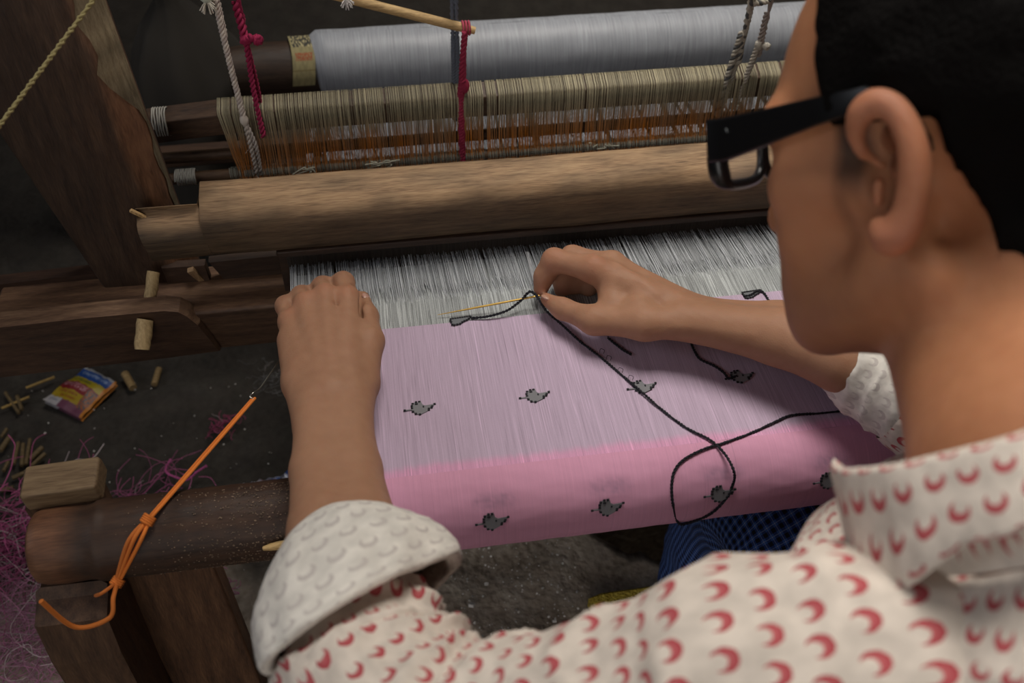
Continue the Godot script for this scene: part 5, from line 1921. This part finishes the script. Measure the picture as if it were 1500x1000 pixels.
func clothes(who: Node3D, neck: Vector3) -> void:
	MAT.shirt = plain(Color.WHITE, 0.9)
	MAT.shirt.albedo_texture = print_texture(srgb(214, 203, 191), srgb(170, 58, 66), srgb(205, 130, 128), 1.0)
	MAT.shirt.normal_enabled = true
	MAT.shirt.normal_texture = normal_texture(512, 0.012, 91, 5.0, 4)
	MAT.shirt.normal_scale = 0.35
	MAT.wrong_side = plain(Color.WHITE, 0.9)
	MAT.wrong_side.albedo_texture = print_texture(srgb(222, 217, 208), srgb(196, 188, 182), srgb(208, 202, 196), 2.0)
	MAT.wrong_side.normal_enabled = true
	MAT.wrong_side.normal_texture = MAT.shirt.normal_texture
	MAT.wrong_side.normal_scale = 0.35

	var shirt := Node3D.new()
	shirt.name = "shirt"
	who.add_child(shirt)
	tag(shirt, "loose cream cotton shirt printed all over with red crescents")
	# left sleeve from under the rolled cuff to the shoulder and on over the back
	var g := Geo.new()
	var d := Drape.new(101)
	d.spots = [[0.03, 0.008, 0.05, 130.0, 0.4], [0.09, 0.007, 0.05, 90.0, 1.9], [0.20, 0.005, 0.08, 60.0, 2.6], [0.33, 0.005, 0.07, 45.0, 0.9], [0.46, 0.006, 0.06, 52.0, 2.2]]
	d.fold = 0.014
	tube_cloth(g, [at(524, 900, 0.535), at(530, 950, 0.505), at(556, 1015, 0.48), at(620, 1065, 0.462), at(700, 1085, 0.452), at(800, 1080, 0.437), at(900, 1062, 0.422), at(1000, 1040, 0.412), at(1100, 1015, 0.402), at(1220, 1000, 0.394), at(1330, 985, 0.392), at(1440, 960, 0.40)],
		[0.036, 0.043, 0.049, 0.050, 0.0485, 0.0475, 0.0455, 0.0500, 0.0560, 0.0565, 0.0560, 0.050], 12, 96, d)
	part("left_sleeve", g, MAT.shirt, shirt)
	# body of the shirt
	g = Geo.new()
	var lat := Vector3(0.84, -0.06, -0.54).normalized()
	var fwd := Vector3(-0.54, 0, -0.84).normalized()
	var rings := [[Vector3(-0.012, 0.033, 0.019), 0.067, 0.043], [Vector3(-0.009, 0.020, 0.030), 0.091, 0.068], [Vector3(0.0, -0.010, 0.030), 0.124, 0.092], [Vector3(0.008, -0.058, 0.033), 0.15, 0.106], [Vector3(0.015, -0.12, 0.045), 0.162, 0.112], [Vector3(0.04, -0.22, 0.07), 0.165, 0.118], [Vector3(0.08, -0.36, 0.10), 0.165, 0.125], [Vector3(0.11, -0.50, 0.12), 0.175, 0.135], [Vector3(0.12, -0.58, 0.125), 0.185, 0.145]]
	var rows := []
	var uvs := []
	var nn := FastNoiseLite.new()
	nn.seed = 111; nn.frequency = 1.0; nn.fractal_octaves = 3
	var run := 0.0
	for i in (rings.size() - 1) * 10 + 1:
		var k := mini(i / 10, rings.size() - 2)
		var t := i / 10.0 - k
		var q := []
		for w in 3:
			q.append(cub(rings[maxi(k - 1, 0)][w], rings[k][w], rings[k + 1][w], rings[mini(k + 2, rings.size() - 1)][w], t))
		var lean := lerpf(1.2, 0.0, clampf(i / 34.0, 0.0, 1.0))
		var row := PackedVector3Array()
		var uvr := []
		for j in 121:
			var a := TAU * j / 120
			var ja := TAU * (j % 120) / 120
			var w := 1.0 + 0.05 * nn.get_noise_3d(cos(ja) * 1.6, i * 0.09, sin(ja) * 1.6) + 0.02 * sin(ja * 9.0 + i * 0.12 + 2.0 * nn.get_noise_2d(i * 0.08, ja))
			row.append(neck + q[0] + (lat * cos(a) * q[1] + fwd * sin(a) * q[2]) * w + Vector3.UP * (-sin(a) * q[2] * lean))
			uvr.append(Vector2(a * 0.105 / 0.084, run / 0.084))
		run += maxf(0.002, row[90].distance_to(rows[-1][90])) if rows else 0.0
		rows.append(row); uvs.append(uvr)
	g.grid(rows, false, Color.WHITE, uvs, Vector3.ZERO)
	part("shirt_body", g, MAT.shirt, shirt)
	# right sleeve
	g = Geo.new()
	d = Drape.new(103)
	d.fold = 0.008
	d.spots = [[0.2, 0.005, 0.06, 110.0, 0.8]]
	tube_cloth(g, [neck + lat * 0.10 + Vector3(0.01, -0.06, 0.02), neck + lat * 0.17 + Vector3(0.01, -0.08, 0.0), Vector3(0.435, 0.53, -0.33), Vector3(0.43, 0.47, -0.39), at(1385, 602, 0.715), at(1330, 572, 0.722)], [0.05, 0.058, 0.056, 0.054, 0.048, 0.042], 10, 72, d)
	part("right_sleeve", g, MAT.shirt, shirt)
	# collar: a stand and a folded leaf, open at the front
	g = Geo.new()
	rows = []; uvs = []
	var cl := Vector3(0.84, -0.3, -0.54).normalized()
	var axis := Vector3.UP * cos(deg_to_rad(50)) + fwd * sin(deg_to_rad(50))
	axis = (axis - cl * axis.dot(cl)).normalized()
	var cf := axis.cross(cl).normalized()
	if cf.dot(fwd) < 0:
		cf = -cf
	var cc := neck + Vector3(0, 0.04, 0) - Vector3(0.84, -0.06, -0.54) * 0.02
	for i in 81:
		var a := lerpf(deg_to_rad(90 + 24), deg_to_rad(90 + 200), i / 80.0)
		var dir := cl * cos(a) + cf * sin(a)
		var front := clampf(sin(a), 0.0, 1.0)
		var row := PackedVector3Array()
		var uvr := []
		var wob := 0.0005 * nn.get_noise_2d(i * 0.09, 4.0)
		var prof := [[0.064, -0.020], [0.064, -0.004], [0.064, 0.012], [0.0655, 0.024], [0.068, 0.0275], [0.071, 0.025], [0.074, 0.017], [0.078, 0.008], [0.082, -0.001], [0.0805, -0.003]]
		for w in prof.size():
			var r: float = prof[w][0] + front * 0.010 + wob * w
			var h: float = prof[w][1] - (front * 0.010 * (w - 5) if w > 5 else 0.0)
			if w > 4:      # the leaf is shorter round the back of the neck
				var short := 0.5 * smoothstep(-0.1, -0.8, sin(a))
				h = lerpf(h, 0.0275, short)
				r = lerpf(r, 0.0690, short * 0.6)
			row.append(cc + dir * r + axis * h)
			uvr.append(Vector2(a * 0.08 / 0.084, w * 0.011 / 0.084))
		rows.append(row); uvs.append(uvr)
	g.grid(rows, false, Color.WHITE, uvs, Vector3.ZERO)
	part("collar", g, MAT.shirt, shirt)
	# left rolled cuff, wrong side out
	g = Geo.new()
	cuff_shape(g, at(504, 806, 0.573), at(535, 905, 0.525), at(400, 985, 0.487), at(666, 824, 0.535), at(508, 884, 0.462), 0.033, 121)
	part("rolled_cuff", g, MAT.wrong_side, shirt, "", "wide left cuff rolled up, paler wrong side out")
	# right rolled cuff
	g = Geo.new()
	d = Drape.new(107)
	d.fold = 0.006
	d.spots = [[0.04, 0.003, 0.05, 150.0, 0.2]]
	tube_cloth(g, [at(1270, 534, 0.744), at(1256, 530, 0.746), at(1260, 532, 0.744), at(1298, 552, 0.736), at(1350, 580, 0.722)], [0.030, 0.034, 0.0375, 0.0405, 0.044], 8, 72, d)
	part("rolled_cuff", g, MAT.wrong_side, shirt, "", "right cuff rolled up below the chin")

	# blue checked wrap over the thighs, knees down into the pit
	g = Geo.new()
	d = Drape.new(109)
	d.fold = 0.02
	d.spots = [[0.35, 0.012, 0.15, 40.0, 0.5]]
	var knee := at(1165, 765, 0.90)
	tube_cloth(g, [Vector3(0.43, 0.12, -0.06), Vector3(0.41, 0.14, -0.18), knee.lerp(Vector3(0.41, 0.14, -0.18), 0.5) + Vector3(0, 0.01, 0), knee, knee + Vector3(-0.005, -0.09, -0.07), knee + Vector3(0.0, -0.24, -0.08), knee + Vector3(0.0, -0.40, -0.06)], [0.10, 0.098, 0.09, 0.078, 0.072, 0.075, 0.08], 8, 80, d)
	tube_cloth(g, [Vector3(0.58, 0.12, -0.10), Vector3(0.58, 0.14, -0.2), knee + Vector3(0.2, 0.0, 0.16), knee + Vector3(0.2, 0, 0), knee + Vector3(0.2, -0.09, -0.07), knee + Vector3(0.2, -0.24, -0.08), knee + Vector3(0.2, -0.40, -0.06)], [0.10, 0.098, 0.09, 0.078, 0.072, 0.075, 0.08], 8, 80, d)
	MAT.check = plain(Color.WHITE, 0.9)
	MAT.check.albedo_texture = check_texture()
	MAT.check.uv1_scale = Vector3(0.95, 0.95, 0.95)
	part("checked_wrap", g, MAT.check, who, "", "blue and black checked cotton wrap")


func cub(a: Variant, b: Variant, c: Variant, d: Variant, t: float) -> Variant:
	if b is Vector3:
		return b.cubic_interpolate(c, a, d, t)
	return cubic_interpolate(b, c, a, d, t)


# a flared cuff: mouth ring round the forearm, hem ring through two given edge points, hem folded back inside
func cuff_shape(g: Geo, mouth: Vector3, mid: Vector3, left: Vector3, right: Vector3, near: Vector3, r0: float, sd: int) -> void:
	var n := FastNoiseLite.new()
	n.seed = sd; n.frequency = 1.0; n.fractal_octaves = 3
	var along := (mid - mouth).normalized()
	var hem_c := (left + right) * 0.5
	var hx := (right - left) * 0.5
	var s0 := (hx - along * hx.dot(along)).normalized()
	var u0 := along.cross(s0)
	var deep := near - hem_c
	if deep.dot(u0) < 0.0:
		deep = -deep
	var rows := []
	var uvs := []
	var stations := [[-0.010, -0.004, 0], [-0.004, 0.0005, 0], [0.0, 0.003, 0], [0.06, 0.0045, 0], [0.15, 0.005, 0], [0.28, 0.005, 0], [0.42, 0.005, 0], [0.56, 0.005, 0], [0.7, 0.005, 0], [0.82, 0.005, 0], [0.92, 0.005, 0], [0.98, 0.004, 0], [1.0, 0.0, 0], [0.97, -0.004, 0], [0.85, -0.005, 0], [0.6, -0.006, 0]]
	var run := 0.0
	for q in stations.size():
		var t: float = clampf(stations[q][0], 0, 1)
		var off: float = stations[q][1]
		var row := PackedVector3Array()
		var uvr := []
		for j in 97:
			var a := TAU * (j % 96) / 96
			var m: Vector3 = mouth + along * (stations[q][0] if stations[q][0] < 0 else 0.0) + (s0 * cos(a) + u0 * sin(a)) * (r0 + off)
			var hdir: Vector3 = hx * cos(a) + deep * sin(a)
			var hm: Vector3 = hem_c + hdir * (1.0 + off / 0.055)
			var p: Vector3 = m.lerp(hm, t)
			var bulge := sin(PI * t) * 0.010
			var dir: Vector3 = (p - mouth.lerp(hem_c, t)).normalized()
			var w := 0.004 * n.get_noise_3d(cos(a) * 1.5, t * 1.4, sin(a) * 1.5) * smoothstep(0.0, 0.3, t) + 0.0022 * sin(a * 7.0 + t * 6.0) * t * t * (0.4 + 0.6 * n.get_noise_1d(a))
			p += dir * (bulge + w)
			row.append(p)
			uvr.append(Vector2(TAU * j / 96 * 0.05 / 0.084, run / 0.084))
		run += 0.012
		rows.append(row); uvs.append(uvr)
	g.grid(rows, false, Color.WHITE, uvs, Vector3.ZERO)


func check_texture() -> ImageTexture:
	var sz := 256
	var im := Image.create(sz, sz, false, Image.FORMAT_RGB8)
	for y in sz:
		for x in sz:
			var a := posmod(x, 16)
			var b := posmod(y, 16)
			var c := srgb(58, 100, 180)
			var da := a < 7
			var db := b < 7
			if da and db: c = srgb(14, 18, 34)
			elif da or db: c = srgb(36, 62, 122)
			if a == 11 or b == 11: c = srgb(126, 144, 186)
			if (a == 11) and (b == 11): c = srgb(210, 216, 226)
			im.set_pixel(x, y, c)
	return ImageTexture.create_from_image(im)


func glasses(head: Transform3D) -> void:
	var t := thing("eyeglasses", "black framed eyeglasses with thick temple arms worn by the man", "eyeglasses", head * Vector3(0, 0.02, 0.09))
	var fm := plain(srgb(16, 16, 18), 0.3)
	var lens_m := plain(Color(0.75, 0.78, 0.8, 0.12), 0.05)
	lens_m.transparency = BaseMaterial3D.TRANSPARENCY_ALPHA
	var inv := head.affine_inverse()
	var h0 := inv * at(1056, 205, 0.515)
	var ear := inv * at(1272, 146, 0.424)
	for s in [-1.0, 1.0]:
		var g := Geo.new()
		var rows := []
		var pts := [h0 + Vector3(0.002, 0, 0.006), h0 + Vector3(0.003, 0, -0.004), h0.lerp(ear, 0.35) + Vector3(0.002, 0, 0), h0.lerp(ear, 0.7) + Vector3(0.001, 0.001, 0), ear + Vector3(0.002, 0.001, 0), ear + Vector3(-0.006, -0.006, -0.014), ear + Vector3(-0.014, -0.022, -0.022)]
		var hh := [0.0115, 0.0115, 0.0092, 0.0066, 0.005, 0.0045, 0.003]
		for i in pts.size():
			var p: Vector3 = pts[i]
			var row := PackedVector3Array()
			for q in [[-0.0022, -0.85], [-0.0016, -1.0], [0.0016, -1.0], [0.0022, -0.85], [0.0022, 0.85], [0.0016, 1.0], [-0.0016, 1.0], [-0.0022, 0.85]]:
				var w := p + Vector3(q[0], q[1] * hh[i], 0)
				w.x *= s
				row.append(head * w)
			rows.append(row)
		g.grid(rows, true)
		g.cap(rows[0], head.basis.z); g.cap(rows[-1], -head.basis.z)
		part("temple_arm", g, fm, t)
		g = Geo.new()
		var tri := []
		for q in [[-0.006, 0.0035], [0.0015, 0.0042], [-0.003, -0.0035]]:
			var w: Vector3 = h0.lerp(ear, 0.05) + Vector3(0.0052, q[1] + 0.001, q[0] - 0.004)
			w.x *= s
			tri.append(head * w)
		g.flat(tri, head.basis.x * s)
		part("metal_inlay", g, MAT.metal, t, "", "small triangular metal inlay")
		# rim and lens
		g = Geo.new()
		var ring := PackedVector3Array()
		var c := Vector3((h0.x - 0.004) * 0.53, h0.y - 0.008, h0.z + 0.006)
		var wd: float = h0.x * 0.47
		var outline := []
		for i in 41:
			var a := TAU * i / 40
			var e := Vector2(signf(cos(a)) * pow(absf(cos(a)), 0.6) * wd, signf(sin(a)) * pow(absf(sin(a)), 0.65) * 0.0175)
			var w := c + Vector3(e.x, e.y, -0.10 * absf(e.x + c.x) ** 1.0 * 0.35)
			w.x *= s
			ring.append(head * w)
			outline.append(head * w)
		var fat := []
		for i in 41:
			fat.append(0.0030 + 0.0028 * smoothstep(0.35, 0.9, cos(TAU * i / 40)))
		g.tube(ring, fat, 8, Color.WHITE, false)
		part("rim", g, fm, t)
		g = Geo.new()
		var k := g.vert(head * Vector3(c.x * s, c.y, c.z - 0.006), head.basis.z)
		for p in outline:
			g.vert(p, head.basis.z)
		for i in 40:
			g.tri(k, k + 1 + i, k + 2 + i)
		part("lens", g, lens_m, t)
	var b := Geo.new()
	var bc := h0.y - 0.002
	b.tube(curve([head * Vector3(0.009, bc, h0.z + 0.002), head * Vector3(0, bc + 0.002, h0.z + 0.006), head * Vector3(-0.009, bc, h0.z + 0.002)], 5), 0.0026, 8)
	part("bridge", b, fm, t)
